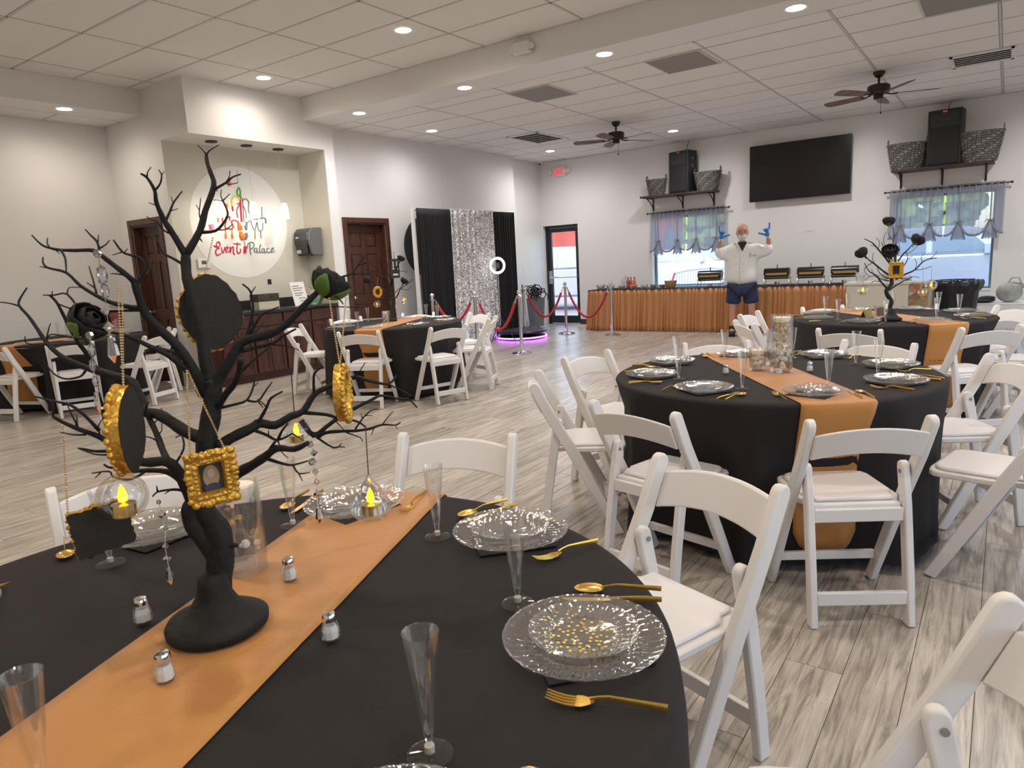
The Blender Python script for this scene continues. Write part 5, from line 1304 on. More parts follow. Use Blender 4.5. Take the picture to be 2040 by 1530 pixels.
# shorts
skin_obj('shorts', [(0, .01, .86), (-.115, .0, .76), (-.135, -.01, .58), (-.14, -.01, .51), (.115, .0, .76), (.14, -.01, .58), (.145, -.01, .51)], [(0,1),(1,2),(2,3),(0,4),(4,5),(5,6)], [(.20,.15), (.135,.135), (.13,.13), (.130,.13), (.135,.135), (.13,.13), (.130,.13)], navy, man, sub=2)
for s, xx, yy in ((-1, -.15, -.06), (1, .17, -.07)):
    MB().ball((xx, yy, .045), .06, 14, (.85, 2.1, .75)).box(xx-.05, xx+.05, yy-.125, yy+.105, 0, .02).obj('shoe', shoe, man, True)
    MB().lathe([(.05, .09), (.052, .16), (.048, .165)], 14, (xx-.004*s, .005 if s > 0 else .02, 0), cap=False).obj('sock', shoe, man, True)
def hand(side):
    """gloved hand, little finger and thumb out, three middle fingers folded"""
    M = Matrix.Translation((-.335 if side < 0 else .385, -.125, 1.555)) @ Matrix.Rotation(side*R(-14), 4, 'Y') @ Matrix.Scale(1.12, 4)
    s = -side          # thumb points towards the head
    jt = [(0, 0, 0), (0, 0, .05), (0, -.002, .095)]; e = [(0,1),(1,2)]; rd = [(.036,.034), (.054,.030), (.056,.026)]
    def fin(base, pts, r0, r1):
        i0 = len(jt)
        jt.append(base); rd.append(r0)
        e.append((2 if base[2] > .06 else 1, i0))
        for k, p_ in enumerate(pts): jt.append(p_); rd.append(r0+(r1-r0)*(k+1)/len(pts)); e.append((len(jt)-2, len(jt)-1))
    fin((-s*.036, 0, .098), [(-s*.046, 0, .135), (-s*.055, .0, .165), (-s*.060, .0, .190)], .015, .012)         # little finger, straight
    for k, (xx, ln) in enumerate(((-s*.012, .030), (s*.010, .034), (s*.031, .030))):
        fin((xx, -.004, .102), [(xx, -.020, .122), (xx, -.044, .112), (xx, -.046, .085)], .016, .014)   # folded into the palm
    fin((s*.036, -.004, .045), [(s*.068, -.010, .062), (s*.095, -.012, .080), (s*.118, -.012, .090)], .018, .013)      # thumb
    jt2 = [tuple(M @ Vector(p_)) for p_ in jt]
    skin_obj('gloved_hand', jt2, e, rd, glove, man, sub=1)
hand(-1); hand(1)

# ------------------------------------------------------------------ branch trees
branchm = mat('black_branch', (.005, .0045, .0045), .75, bump=.35, bscale=60)
rosem = mat('black_rose', (.010, .009, .011), .8); leafg = mat('rose_green', (.09, .17, .02), .55)
class Tree:
    def __init__(s, base, D, scale=1): s.base = base; s.D = D; s.nodes = []; s.q = MB(); s.rd = random.Random(4)
    def w(s, x, y, d): return at(x, y, D=s.D+d)
    def path(s, pts, r0, r1, d1=None, join=True):
        """branch along photo points; leaves the tree plane by d1 metres at its tip"""
        d0 = 0
        if s.nodes and join:
            n_ = min(s.nodes, key=lambda n: (n[0]-pts[0][0])**2+(n[1]-pts[0][1])**2)
            d0 = n_[2]
        if d1 is None: d1 = d0+s.rd.uniform(-.035, .035)
        P = []; n = len(pts)
        for i, (x, y) in enumerate(pts):
            d = d0+(d1-d0)*(i/(n-1))**.9; P.append(Vector((x, y, d)))
        Q = []; Rr = []
        for i in range(n-1):
            a, b = P[max(i-1, 0)], P[min(i+2, n-1)]
            for k in range(3):
                t_ = k/3; h = (2*t_**3-3*t_**2+1)*P[i]+(t_**3-2*t_**2+t_)*(P[i+1]-a)*.5+(-2*t_**3+3*t_**2)*P[i+1]+(t_**3-t_**2)*(b-P[i])*.5
                Q.append(h); Rr.append(r0+(r1-r0)*((i+t_)/(n-1)))
        Q.append(P[-1]); Rr.append(r1)
        for h in Q: s.nodes.append((h.x, h.y, h.z))
        W = [s.w(h.x, h.y, h.z) for h in Q]
        s.q.tube([p-s.base for p in W], [max(.0008, r*.88*(s.D)/F_PX)*(1+.05*math.sin(i*1.7)) for i, r in enumerate(Rr)], 8 if r0 > 4 else 6)
    def depth(s, x, y): return min(s.nodes, key=lambda n: (n[0]-x)**2+(n[1]-y)**2)[2]
def rose(name, p, r, label, green=True, tilt=(0, 0), g=None, seed=1):
    t = thing('black_rose', label, 'rose', p, 0, g); t.rotation_euler = (tilt[0], tilt[1], 0)
    rs = random.Random(seed)
    for L_ in range(3):
        n = (3, 5, 6)[L_]
        for k in range(n):
            a0 = 2*PI*k/n+L_*.5+rs.uniform(-.15, .15); r_ = r*(.42, .70, .98)[L_]; top = (150, 138, 118)[L_]+rs.uniform(-8, 8)
            def f(u, v, a0=a0, r_=r_, n=n, L_=L_, top=top):
                a = a0+(u-.5)*2*PI/n*1.6; e = (2*u-1)**2
                pa = R(12+(top-12-22*e)*v); fl = 1+.10*max(0, v-.75)*4*(L_ > 0)
                return (r_*sin(pa)*fl*cos(a), r_*sin(pa)*fl*sin(a), -r_*cos(pa)*.85+(2-L_)*.10*r+.03*r*sin(a*5)*v)
            MB().grid(f, 6, 8).obj('petal', rosem, t, True, sharp=0, solid=.0012 if r > .02 else .002)
    if green:
        for k in range(4):
            a0 = 2*PI*k/4+.4
            MB().grid(lambda u, v, a0=a0: ((.10+.98*sin(v*1.4))*r*(1.04 if r < .04 else .80)*cos(a0+(u-.5)*1.25*sin(PI*min(1, v*.85+.12))), (.10+.98*sin(v*1.4))*r*(1.04 if r < .04 else .80)*sin(a0+(u-.5)*1.25*sin(PI*min(1, v*.85+.12))), r*(-.90+1.05*v*v)), 4, 6).obj('sepal', leafg, t, True, sharp=0, solid=.0015)
        MB().tube([(0, 0, -r*.6), (0, 0, -r*1.0), (.1*r, 0, -r*1.4)], [.14*r, .09*r, .08*r], 6).obj('stem', leafg, t, True)
    else: MB().tube([(0, 0, -.5*r), (0, 0, -r*1.4)], .10*r, 5).obj('stem', rosem, t, True)
    return t
flame = mat('amber_flame', (1, .75, .02), .5, emit=(1, .72, .02), es=1.6)
def lantern(p, r, top, label, teardrop=False, g='glass candle globes on the branch trees'):
    """hanging clear glass globe with a gold candle; cord up to the point top"""
    t = thing('candle_globe', label, 'lantern', p, 0, g)
    if teardrop: pr = [(.001, -r), (r*.7, -r*.97), (r*1.0, -r*.6), (r*.9, -.05*r), (r*.45, r*.6), (r*.18, r*.95), (r*.14, r*1.15), (.001, r*1.2)]
    else: pr = [(max(.001, r*sin(a)), -r*cos(a)) for a in [PI*k/16 for k in range(17)]]
    MB().lathe(pr, 28, cap=False).obj('globe', glassm, t, True)
    MB().lathe([(r*.48, -r*.78), (r*.48, -r*.28), (r*.001, -r*.26)], 20, cap=False).lathe([(.001, -r*.78), (r*.48, -r*.78)], 20, cap=False).obj('candle_cup', mat('bright_gold', (.80, .60, .25), .2, metal=1), t, True)
    MB().lathe([(.001, -r*.26), (r*.17, -r*.16), (r*.20, .02*r), (r*.12, r*.30), (.001, r*.52)], 14, cap=False).obj('flame', flame, t, True)
    v = Vector(top)-Vector(p)
    MB().tube([(0, 0, r*(1.15 if teardrop else 1)), tuple(v)], .0010 if r < .05 else .001, 5).obj('cord', mat('cord_black', (.02, .02, .02), .6), t, True)
    return t

# the tall tree on the nearest table
tb = at(436, 1250, Z=TZ+.0085)
TB = Vector((tb.x, tb.y, TZ+.0085)); D1 = (TB-CAM).dot(FWD)
TR1 = thing('branch_tree', 'tall black branch tree with hanging charms on the nearest table', 'table tree', TB, 0, None)
tq = Tree(TB, D1)
def md(r, z, a, i): return r*(1+.05*sin(2*a+z*40)*(z > .02)), z
MB().lathe([(.0001, 0), (.078, 0), (.085, .006), (.086, .016), (.080, .022), (.058, .032), (.042, .046), (.031, .066), (.0265, .085), (.024, .10), (.001, .105)], 40, mod=md, cap=False).obj('base', branchm, TR1, True, sharp=0)
tq.path([(434,1200),(436,1150),(440,1085),(430,1050),(405,1020),(400,1000),(407,960),(410,915),(413,870),(420,830),(424,790),(422,760)], 31, 20, .03, join=False)
tq.path([(385,1045),(388,1020),(420,1062),(450,1082),(474,1087)], 20, 4, 0)
tq.path([(438,1110),(405,1068),(384,1035),(384,1008),(402,985)], 24, 21, 0)
tq.path([(422,770),(414,739),(407,700),(399,649),(386,603),(375,563),(371,540),(370,509)], 17, 11, .06)
tq.path([(370,509),(398,460),(409,420),(426,371),(420,345),(413,325),(411,308)], 9, 4, .10)
for p_, r_ in ([(411,308),(404,299),(393,289)], 2), ([(411,308),(420,298),(436,289)], 2), ([(424,379),(450,364),(463,353),(480,347)], 3.5), ([(450,364),(457,352),(458,340)], 1.8), ([(448,365),(460,367),(474,364)], 1.8), ([(398,463),(429,460),(446,443),(454,425),(444,400)], 4.2), ([(444,400),(440,390),(441,378)], 1.8), ([(444,400),(451,393),(458,386)], 1.8), ([(444,401),(434,399),(425,398)], 1.6), ([(435,458),(450,457),(462,448)], 2), ([(401,440),(397,425),(400,394)], 2.4), ([(398,420),(394,414),(391,408)], 1.4), ([(402,436),(412,436)], 1.5):
    tq.path(p_, r_, max(.8, r_*.45))
tq.path([(370,509),(347,470),(330,444),(319,422),(311,401),(308,379),(293,354),(280,346)], 8.5, 2.2, .00)
for p_, r_ in ([(293,354),(294,343),(301,333)], 2), ([(309,379),(319,366),(322,349),(316,338)], 2.6), ([(322,349),(327,341)], 1.6), ([(330,440),(339,420),(345,405),(355,391),(363,381)], 3.2), ([(345,405),(341,392)], 1.6), ([(340,420),(354,416)], 1.5), ([(311,409),(297,404)], 1.6), ([(337,465),(324,457),(313,442),(300,437),(292,431)], 2.4), ([(365,527),(345,515),(328,506),(318,492),(310,472)], 3.8), ([(398,475),(403,482)], 2.4), ([(350,475),(356,470)], 2):
    tq.path(p_, r_, max(.8, r_*.45))
tq.path([(405,785),(398,765),(385,735),(354,690),(319,657),(290,625),(277,592),(268,562)], 14, 8, -.06)
tq.path([(268,562),(255,550),(229,530),(207,513),(186,499),(151,499),(121,498),(99,494),(82,487),(63,468)], 6.5, 1.4, -.14)
for p_, r_ in ([(99,494),(94,484),(95,474)], 2.2), ([(121,498),(130,515),(132,541)], 3), ([(199,507),(194,483),(180,468),(170,457)], 3.2), ([(195,482),(196,468)], 2), ([(200,494),(211,487),(219,478)], 2), ([(270,567),(283,552),(288,532),(280,515),(263,509),(244,502),(226,478)], 4.6), ([(244,502),(234,505),(224,508)], 1.6), ([(248,503),(254,496)], 1.4), ([(284,550),(298,539),(301,515)], 1.8), ([(110,496),(118,505)], 2), ([(255,550),(236,546),(220,545)], 2.4):
    tq.path(p_, r_, max(.8, r_*.42))
tq.path([(288,613),(262,612),(225,604),(194,590),(160,569),(132,543),(97,534),(86,524),(86,512)], 6, 1.5, -.02)
for p_, r_ in ([(97,534),(79,531)], 2), ([(192,584),(186,560),(177,530)], 2.6), ([(188,573),(173,563)], 2), ([(283,618),(248,619),(204,621),(164,620),(134,586),(108,588),(86,588)], 3.6), ([(134,586),(138,573),(160,573)], 1.8), ([(164,620),(138,614),(112,603),(104,592)], 2.4), ([(104,592),(104,580)], 1.8), ([(203,660),(188,659),(173,651),(153,633)], 2.4), ([(173,681),(164,665),(160,648)], 2):
    tq.path(p_, r_, max(.8, r_*.42))
tq.path([(400,872),(371,860),(345,843),(315,825),(289,821),(283,804),(272,776),(259,758),(226,748),(194,738)], 15, 9, .10)
tq.path([(194,738),(168,698),(155,681),(138,651),(125,625),(112,601),(98,588)], 6.5, 2.4, .02)
tq.path([(212,746),(194,741),(151,724),(121,709),(97,687),(84,670),(73,653),(56,629),(39,610),(39,597),(54,573)], 8, 2, .16)
for p_, r_ in ([(39,610),(22,605),(0,602),(-14,604)], 2.6), ([(92,680),(97,655),(101,644)], 2.2), ([(173,676),(134,671),(104,666),(95,672)], 2.8), ([(170,739),(160,750),(134,755),(112,748),(97,733),(84,717)], 3), ([(93,687),(71,687),(52,683),(50,670)], 2.4), ([(121,709),(104,700),(97,687)], 2.2), ([(141,655),(146,640),(150,632)], 1.8):
    tq.path(p_, r_, max(.8, r_*.42))
tq.path([(398,762),(367,733),(336,708),(302,692),(270,676),(248,668),(220,662)], 8, 3, -.10)
tq.path([(390,748),(362,708),(336,699),(310,694),(290,705)], 6, 3, .05)
# low left group
tq.path([(385,1000),(373,976),(358,943),(334,920),(300,921),(282,920),(261,911),(233,896),(224,887),(198,870),(157,855),(123,840),(105,829)], 15, 2.8, -.10)
for p_, r_ in ([(105,829),(107,810),(103,801),(95,797)], 2.4), ([(224,887),(220,868),(209,835),(205,814),(214,798)], 7), ([(198,858),(168,827),(140,807),(107,799),(70,790)], 4), ([(153,853),(153,825)], 3), ([(172,866),(146,866),(120,861)], 2.4), ([(232,898),(189,899),(170,895),(155,893)], 4), ([(220,906),(189,905),(157,894)], 2.4), ([(209,840),(220,828),(232,822)], 3), ([(156,852),(140,820),(132,800)], 2), ([(200,870),(196,850),(204,835)], 2):
    tq.path(p_, r_, max(.8, r_*.42))
tq.path([(336,922),(323,894),(312,864),(297,833),(292,822)], 8, 6, .08)
for p_, r_ in ([(347,928),(366,894),(362,868),(350,872)], 3), ([(318,880),(300,872),(285,868)], 2.4), ([(304,846),(318,830),(322,812)], 2.2), ([(312,868),(322,858),(322,840)], 2), ([(300,838),(290,818),(296,800)], 4): tq.path(p_, r_, max(.8, r_*.42))
tq.path([(382,985),(365,962),(351,950),(330,939),(293,937),(254,939),(237,933),(217,931),(207,925)], 9, 2, .02)
for p_, r_ in ([(290,938),(276,948),(254,956),(226,950),(217,939),(183,943)], 3.4), ([(262,939),(248,946),(232,952)], 2), ([(200,942),(190,952)], 1.8), ([(378,984),(358,976),(336,976),(314,980),(304,989)], 4), ([(314,979),(312,968)], 2.2), ([(340,976),(328,984)], 2): tq.path(p_, r_, max(.8, r_*.42))
# right side
tq.path([(428,790),(436,755),(458,720),(474,690),(494,676),(531,668),(561,653),(587,629),(605,610),(622,592),(640,575)], 14, 6, .02)
for p_, r_ in ([(496,670),(518,631),(540,618),(556,611)], 3.4), ([(490,674),(500,640),(504,614),(499,581),(483,566)], 4.4), ([(501,583),(509,571)], 1.8), ([(480,700),(509,693),(544,684),(566,668),(590,655)], 5), ([(540,686),(575,690),(596,698)], 2.4), ([(598,622),(630,612),(665,611),(700,612),(728,612)], 2.4), ([(655,560),(680,552),(700,545),(712,530),(728,507)], 3.4), ([(703,546),(728,545),(751,537)], 2.2), ([(713,528),(735,523),(745,530)], 1.8), ([(655,585),(672,592),(684,606)], 3), ([(484,688),(500,668),(515,655),(525,640)], 3), ([(506,640),(492,635)], 1.6), ([(560,652),(575,640),(588,642)], 2): tq.path(p_, r_, max(.8, r_*.42))
tq.path([(430,815),(450,785),(466,765),(475,745),(480,715)], 9, 6, -.07)
for p_, r_ in ([(440,812),(466,806),(492,797),(505,769),(507,748)], 4), ([(505,770),(515,762)], 1.6), ([(500,762),(493,752)], 1.6), ([(494,798),(514,799),(531,776),(542,761)], 3), ([(514,799),(524,812)], 2.4), ([(475,745),(500,722),(520,705),(540,690)], 4): tq.path(p_, r_, max(.8, r_*.42))
tq.path([(432,892),(460,873),(501,853),(518,843),(548,847),(578,830),(604,819),(626,786),(654,771),(704,752),(734,758),(773,765),(790,748)], 14, 2.2, .12)
for p_, r_ in ([(626,790),(625,750),(632,738),(643,730)], 4), ([(509,851),(520,832),(531,812),(540,793),(563,780)], 5), ([(531,811),(520,800),(512,795)], 2), ([(604,822),(650,826),(676,834),(710,839),(729,851)], 5), ([(773,765),(800,778),(822,790)], 2), ([(704,753),(716,740),(728,722)], 2), ([(660,770),(680,790),(690,812)], 2.4): tq.path(p_, r_, max(.8, r_*.42))
tq.path([(600,838),(625,868),(649,851),(672,834),(702,816),(743,795),(760,788),(796,795),(814,795),(831,812)], 7, 1.6, .16)
tq.path([(632,872),(649,862),(683,859),(712,858),(737,854),(762,846),(787,847),(798,841)], 5, 1.4, .04)
for p_, r_ in ([(762,846),(772,832),(783,820)], 1.8), ([(708,855),(722,834),(739,818),(754,815)], 2.6), ([(722,834),(719,824)], 1.5), ([(728,828),(742,828)], 1.5), ([(635,874),(662,891),(676,890),(687,891)], 3), ([(676,889),(680,882)], 1.5), ([(691,862),(718,872),(722,880)], 1.8), ([(668,838),(690,862)], 2), ([(745,853),(740,866)], 1.8), ([(787,847),(792,854)], 1.5), ([(600,838),(612,855),(628,862),(640,855)], 3): tq.path(p_, r_, max(.8, r_*.42))
for p_, r_ in ([(503,856),(530,866),(549,876),(565,873),(582,864)], 4.4), ([(553,878),(562,858),(574,843)], 4), ([(582,864),(596,872),(604,878)], 2), ([(535,866),(535,857)], 1.6), ([(553,878),(559,890)], 2.4): tq.path(p_, r_, max(.8, r_*.42))
tq.path([(440,985),(469,947),(500,928),(528,910),(551,893),(586,895),(614,882)], 14, 5, -.08)
for p_, r_ in ([(532,908),(541,890),(551,876)], 5), ([(532,914),(565,924),(584,926),(614,918)], 4), ([(584,927),(595,943),(618,941)], 2.6), ([(595,943),(603,959)], 2), ([(556,893),(565,905),(574,912)], 1.8), ([(586,895),(591,887)], 2): tq.path(p_, r_, max(.8, r_*.42))
tq.q.obj('branches', branchm, TR1, True, sharp=0)

def tp(x, y, d=0): return at(x, y, D=D1+d)
# roses
rose('black_rose', tp(660, 562, .03), .034, 'black rose with green leaves at the upper right of the nearest tree', tilt=(R(-30), R(20)), seed=3)
rose('black_rose', tp(178, 640, -.06), .032, 'black rose with green leaves at the left of the nearest tree', tilt=(R(-20), R(55)), seed=5)
# chains
def chain(pts, r, label, mt=goldp, g='gold bead chains on the nearest tree'):
    q = MB(); 
    for i in range(len(pts)-1):
        a, b = Vector(pts[i]), Vector(pts[i+1]); n = max(2, int((b-a).length/(r*2.3)))
        for k in range(n): q.ball(a.lerp(b, k/n), r, 6)
    return q
beadm = mat('gold_bead', (.66, .48, .22), .35, metal=.7)
def picture(name, label, center, w_, h_, rot, bw, dep, oval=False, art=None, back=False, chains=()):
    t = thing(name, label, 'picture frame', center, 0); t.rotation_euler = rot
    n = 64; q = MB()
    def outl(k, grow):
        a = 2*PI*k/n
        if oval: x, z = (w_/2+grow)*cos(a), (h_/2+grow)*sin(a); wob = 1+.014*sin(a*17)+.030*sin(a*4+1)
        else:
            c, s_ = cos(a), sin(a); m_ = max(abs(c), abs(s_)); x, z = (w_/2+grow)*c/m_, (h_/2+grow)*s_/m_; wob = 1+.030*sin(a*22)+.02*sin(a*9)
        return x*(wob if grow > -.3*bw else 1), z*(wob if grow > -.3*bw else 1)
    prof = [(0, dep/2), (0, -dep/2), (-bw*.25, -dep*.75), (-bw*.6, -dep*.55), (-bw*.8, -dep*.70), (-bw, -dep*.2), (-bw, dep/2)]
    q.grid(lambda u, v: (*([outl(int(u*n+.5) % n, prof[int(v*6+.5)][0])][0][:1]), prof[int(v*6+.5)][1], outl(int(u*n+.5) % n, prof[int(v*6+.5)][0])[1]), n, 6, closed=True)
    q.obj('frame', goldm, t, True, sharp=50)
    q = MB(); rs = random.Random(int(w_*1000)); nb_ = 30
    for k in range(nb_):
        for gr, sz_ in ((-.10*bw, .30), (-.62*bw, .22)):
            x, z = outl(k/nb_*n+rs.uniform(-.3, .3), gr); q.ball((x, -dep*.55, z), bw*sz_*rs.uniform(.7, 1.25), 8, (1.2, .9, 1))
    q.obj('carving', goldm, t, True, sharp=0)
    inner = [outl(k, -bw) for k in range(n)]
    q = MB().add([(x, dep*.05, z) for x, z in inner], [tuple(range(n))]); q.obj('picture', art or mat('dark_print', (.02, .016, .016), .4), t)
    outer = [outl(k, 0) for k in range(n)]
    q = MB().add([(x*.985, dep/2+.0006, z*.985) for x, z in outer], [tuple(range(n))[::-1]]); q.obj('backing', mat('frame_back', (.020, .016, .015), .7, bump=.3, bscale=40), t)
    for (lx, lz, top) in chains:
        M_ = Matrix.LocRotScale(Vector(center), Euler(rot), None).inverted(); a = Vector((lx, 0, lz)); b = M_ @ Vector(top)
        chain([a, b], .0019, '').obj('chain', beadm, t, True)
    return t
# square gold frame with a small portrait, facing the picture
fc = tp(421, 950, -.10); face = math.atan2(-fc.x, fc.y)+PI*0
yaw_cam = math.atan2(CAM.y-fc.y, CAM.x-fc.x)+PI/2
t = picture('framed_portrait', 'small square gold frame with a portrait of a blonde woman on the nearest tree', fc, .074, .086, (R(4), R(-2), yaw_cam+R(10)), .020, .014, chains=((-.026, .043, tp(372, 735, -.06)), (.026, .043, tp(372, 735, -.05))))
z_ = -.0005
def disc(cx_, cz, rx, rz_, y): return [(cx_+rx*cos(a), y, cz+rz_*sin(a)) for a in [2*PI*k/18 for k in range(18)]]
for nm, mt_, (cx_, cz, rx, rz_), y in (('portrait_backdrop', mat('pf_back', (.03, .035, .03), .6), (0, 0, .018, .026), -.0002), ('portrait_hair', mat('pf_hair', (.42, .27, .15), .7), (0, .001, .0125, .0195), -.0006), ('portrait_dress', mat('pf_dress', (.05, .05, .09), .7), (0, -.018, .0120, .0080), -.0010), ('portrait_face', mat('pf_face', (.58, .38, .28), .6), (0, .007, .0055, .0075), -.0014)):
    MB().add(disc(cx_, cz, rx, rz_, y+dep if False else y), [tuple(range(18))]).obj(nm, mt_, t)
# oval frames seen from behind and from the side
picture('oval_ornament', 'large oval gold frame seen from its dark back, upper middle of the nearest tree', tp(420, 622, .10), .112, .140, (R(3), R(2), yaw_cam+PI+R(12)), .018, .012, oval=True, chains=((0, .068, tp(425, 470, .10)),))
picture('oval_ornament', 'oval gold frame turned edge-on at the left of the nearest tree', tp(252, 856, -.13), .095, .135, (R(0), R(-10), yaw_cam-R(108)), .022, .018, oval=True, chains=((0, .067, tp(234, 562, -.13)), (0, .066, tp(243, 562, -.12))))
picture('oval_ornament', 'oval gold frame turned nearly edge-on at the right of the nearest tree', tp(681, 783, -.02), .075, .098, (R(0), R(6), yaw_cam+R(68)), .018, .015, oval=True, chains=((0, .048, tp(655, 590, .0)), (0, .047, tp(690, 590, .02))))
picture('hanging_ornament', 'black hanging frame with wavy gold edge at the lower left of the nearest tree', tp(203, 1052, -.06), .088, .082, (R(-4), R(6), yaw_cam+PI+R(14)), .012, .010, chains=((.040, .042, tp(124, 838, -.06)),))
# candle globes
lantern(tp(244, 990, -.08), .040, tp(226, 862, -.08), 'glass candle globe at the left of the nearest tree')
lantern(tp(738, 992, -.02), .036, tp(728, 850, .0), 'teardrop glass candle holder at the right of the nearest tree', True)
lantern(tp(590, 858, .08), .027, tp(580, 740, .08), 'small glass candle globe in the middle right branches of the nearest tree')
# crystal strings
crys = clear('crystal', (.97, .95, .96), .5, .10, .5)
def crystals(pts, label):
    """pts: (x, y, radius px, kind) from top to bottom"""
    c = tp(pts[0][0], pts[0][1], pts[0][4] if len(pts[0]) > 4 else -.1); t = thing('crystal_string', label, 'crystal string', c, 0, 'crystal strings on the nearest tree')
    dd = pts[0][4] if len(pts[0]) > 4 else -.1; prev = None
    for p_ in pts:
        x, y, r, k = p_[:4]; w_ = tp(x, y, dd)-c; rr_ = r*(D1+dd)/F_PX
        if k == 'b': MB().ball(w_, rr_, 8).obj('bead', crys, t)
        elif k == 'o': MB().lathe([(.0005, rr_), (rr_, 0), (.0005, -rr_)], 8, w_, cap=False).obj('bead', crys, t)
        elif k == 'e': MB().ball(w_, rr_, 8, (.8, .8, 1.5)).obj('bead', crys, t)
        else: MB().lathe([(.0008, rr_*2.4), (rr_*.55, rr_*2.1), (rr_, -rr_*1.2), (.0008, -rr_*2.6)], 6, w_, cap=False).obj('drop', crys, t)
        if prev is not None: MB().tube([prev, w_], .0007, 4).obj('wire', chrome, t)
        prev = w_
crystals([(194,505,9,'b',-.16), (203,548,14,'e'), (209,580,11,'e'), (212,618,12,'o'), (217,652,12,'o'), (225,695,11,'d')], 'long clear crystal string at the upper left of the nearest tree')
crystals([(178,668,8,'b',-.10), (183,697,10,'e'), (185,728,9,'e'), (190,760,8,'e'), (196,800,9,'d')], 'clear crystal string over the chair at the left of the nearest tree')
crystals([(316,1000,5,'b',-.10), (322,1025,9,'o'), (330,1052,5,'b'), (329,1088,7,'o'), (333,1112,8,'o'), (339,1145,8,'d')], 'crystal string hanging left of the trunk of the nearest tree')
crystals([(618,885,7,'b',.02), (625,902,8,'o'), (622,920,8,'b'), (628,940,8,'o'), (630,960,8,'o'), (631,984,10,'o'), (635,1025,7,'d')], 'crystal string at the lower right of the nearest tree')

# ------------------------------------------------------------------ candle cylinders with floating beads
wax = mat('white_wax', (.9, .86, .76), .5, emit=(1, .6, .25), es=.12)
def cylinder_vase(x, y, r, h, fill, label, candle=True, seed=1, group=None, beadr=.008, nb=26):
    z0 = TZ+.009
    t = thing('cylinder_vase', label, 'vase', (x, y, z0), 0, group)
    MB().lathe([(.001, .0), (r, 0), (r, h), (r-.003, h), (r-.003, .012), (.001, .012)], 40, cap=False).obj('glass', glassm, t, True)
    MB().lathe([(.001, .013), (r-.0035, .013), (r-.0035, fill), (.001, fill)], 36, cap=False).obj('water', waterm, t, True)
    rs = random.Random(seed); g, w2 = MB(), MB()
    for k in range(nb):
        a, d = rs.uniform(0, 2*PI), (r-.014)*math.sqrt(rs.random()); z_ = rs.uniform(.02, fill-.02)
        (g if rs.random() < .4 else w2).ball((d*cos(a), d*sin(a), z_), beadr*rs.uniform(.5, 1.5), 8)
    o = g.obj('gold_beads', mat('bright_gold'), t, True); o['kind'] = 'stuff'; o = w2.obj('pearl_beads', mat('pearl', (.95, .93, .90), .3), t, True); o['kind'] = 'stuff'
    if candle:
        c = MB().lathe([(.001, fill-.012), (r*.62, fill-.006), (r*.80, fill+.012), (r*.78, fill+.018), (.001, fill+.014)], 24, cap=False).obj('candle', wax, t, True)
        MB().tube([(0, 0, fill+.014), (0, 0, fill+.024)], .0012, 5).obj('wick', mat('ink'), t)
    return t
p = at(492, 1140, Z=TZ); cylinder_vase(p.x, p.y, .045, .19, .165, 'clear glass cylinder with floating gold beads behind the nearest tree', nb=10, beadr=.007, seed=8)
p = at(1556, 744, Z=TZ); cylinder_vase(p.x, p.y, .053, .285, .255, 'tallest glass cylinder with a floating candle on the candle vase table', nb=70, beadr=.009)
p = at(1511, 741, Z=TZ); cylinder_vase(p.x-.005, p.y, .042, .115, .088, 'shortest glass cylinder with a floating candle on the candle vase table', seed=2, nb=26, beadr=.009)
p = at(1533, 735, Z=TZ); cylinder_vase(p.x+.01, p.y+.06, .042, .19, .155, 'middle glass cylinder behind the others on the candle vase table', seed=3, nb=18, candle=False)
z0 = TZ+.009
for (px, py, nm) in ((578, 1154, 'behind the trunk on the orange runner of the nearest table'), (286, 1238, 'left of the tree base on the nearest table'), (660, 1272, 'right of the tree base on the nearest table'), (330, 1354, 'before the tree base on the orange runner'), (1446, 743, 'at the left of the candle vase table'), (1613, 739, 'right of the tall cylinder on the candle vase table')):
    p = at(px, py, Z=z0); put('salt_shaker', p.x, p.y, z0, .3, 'small glass salt shaker '+nm, 'glass salt shakers')

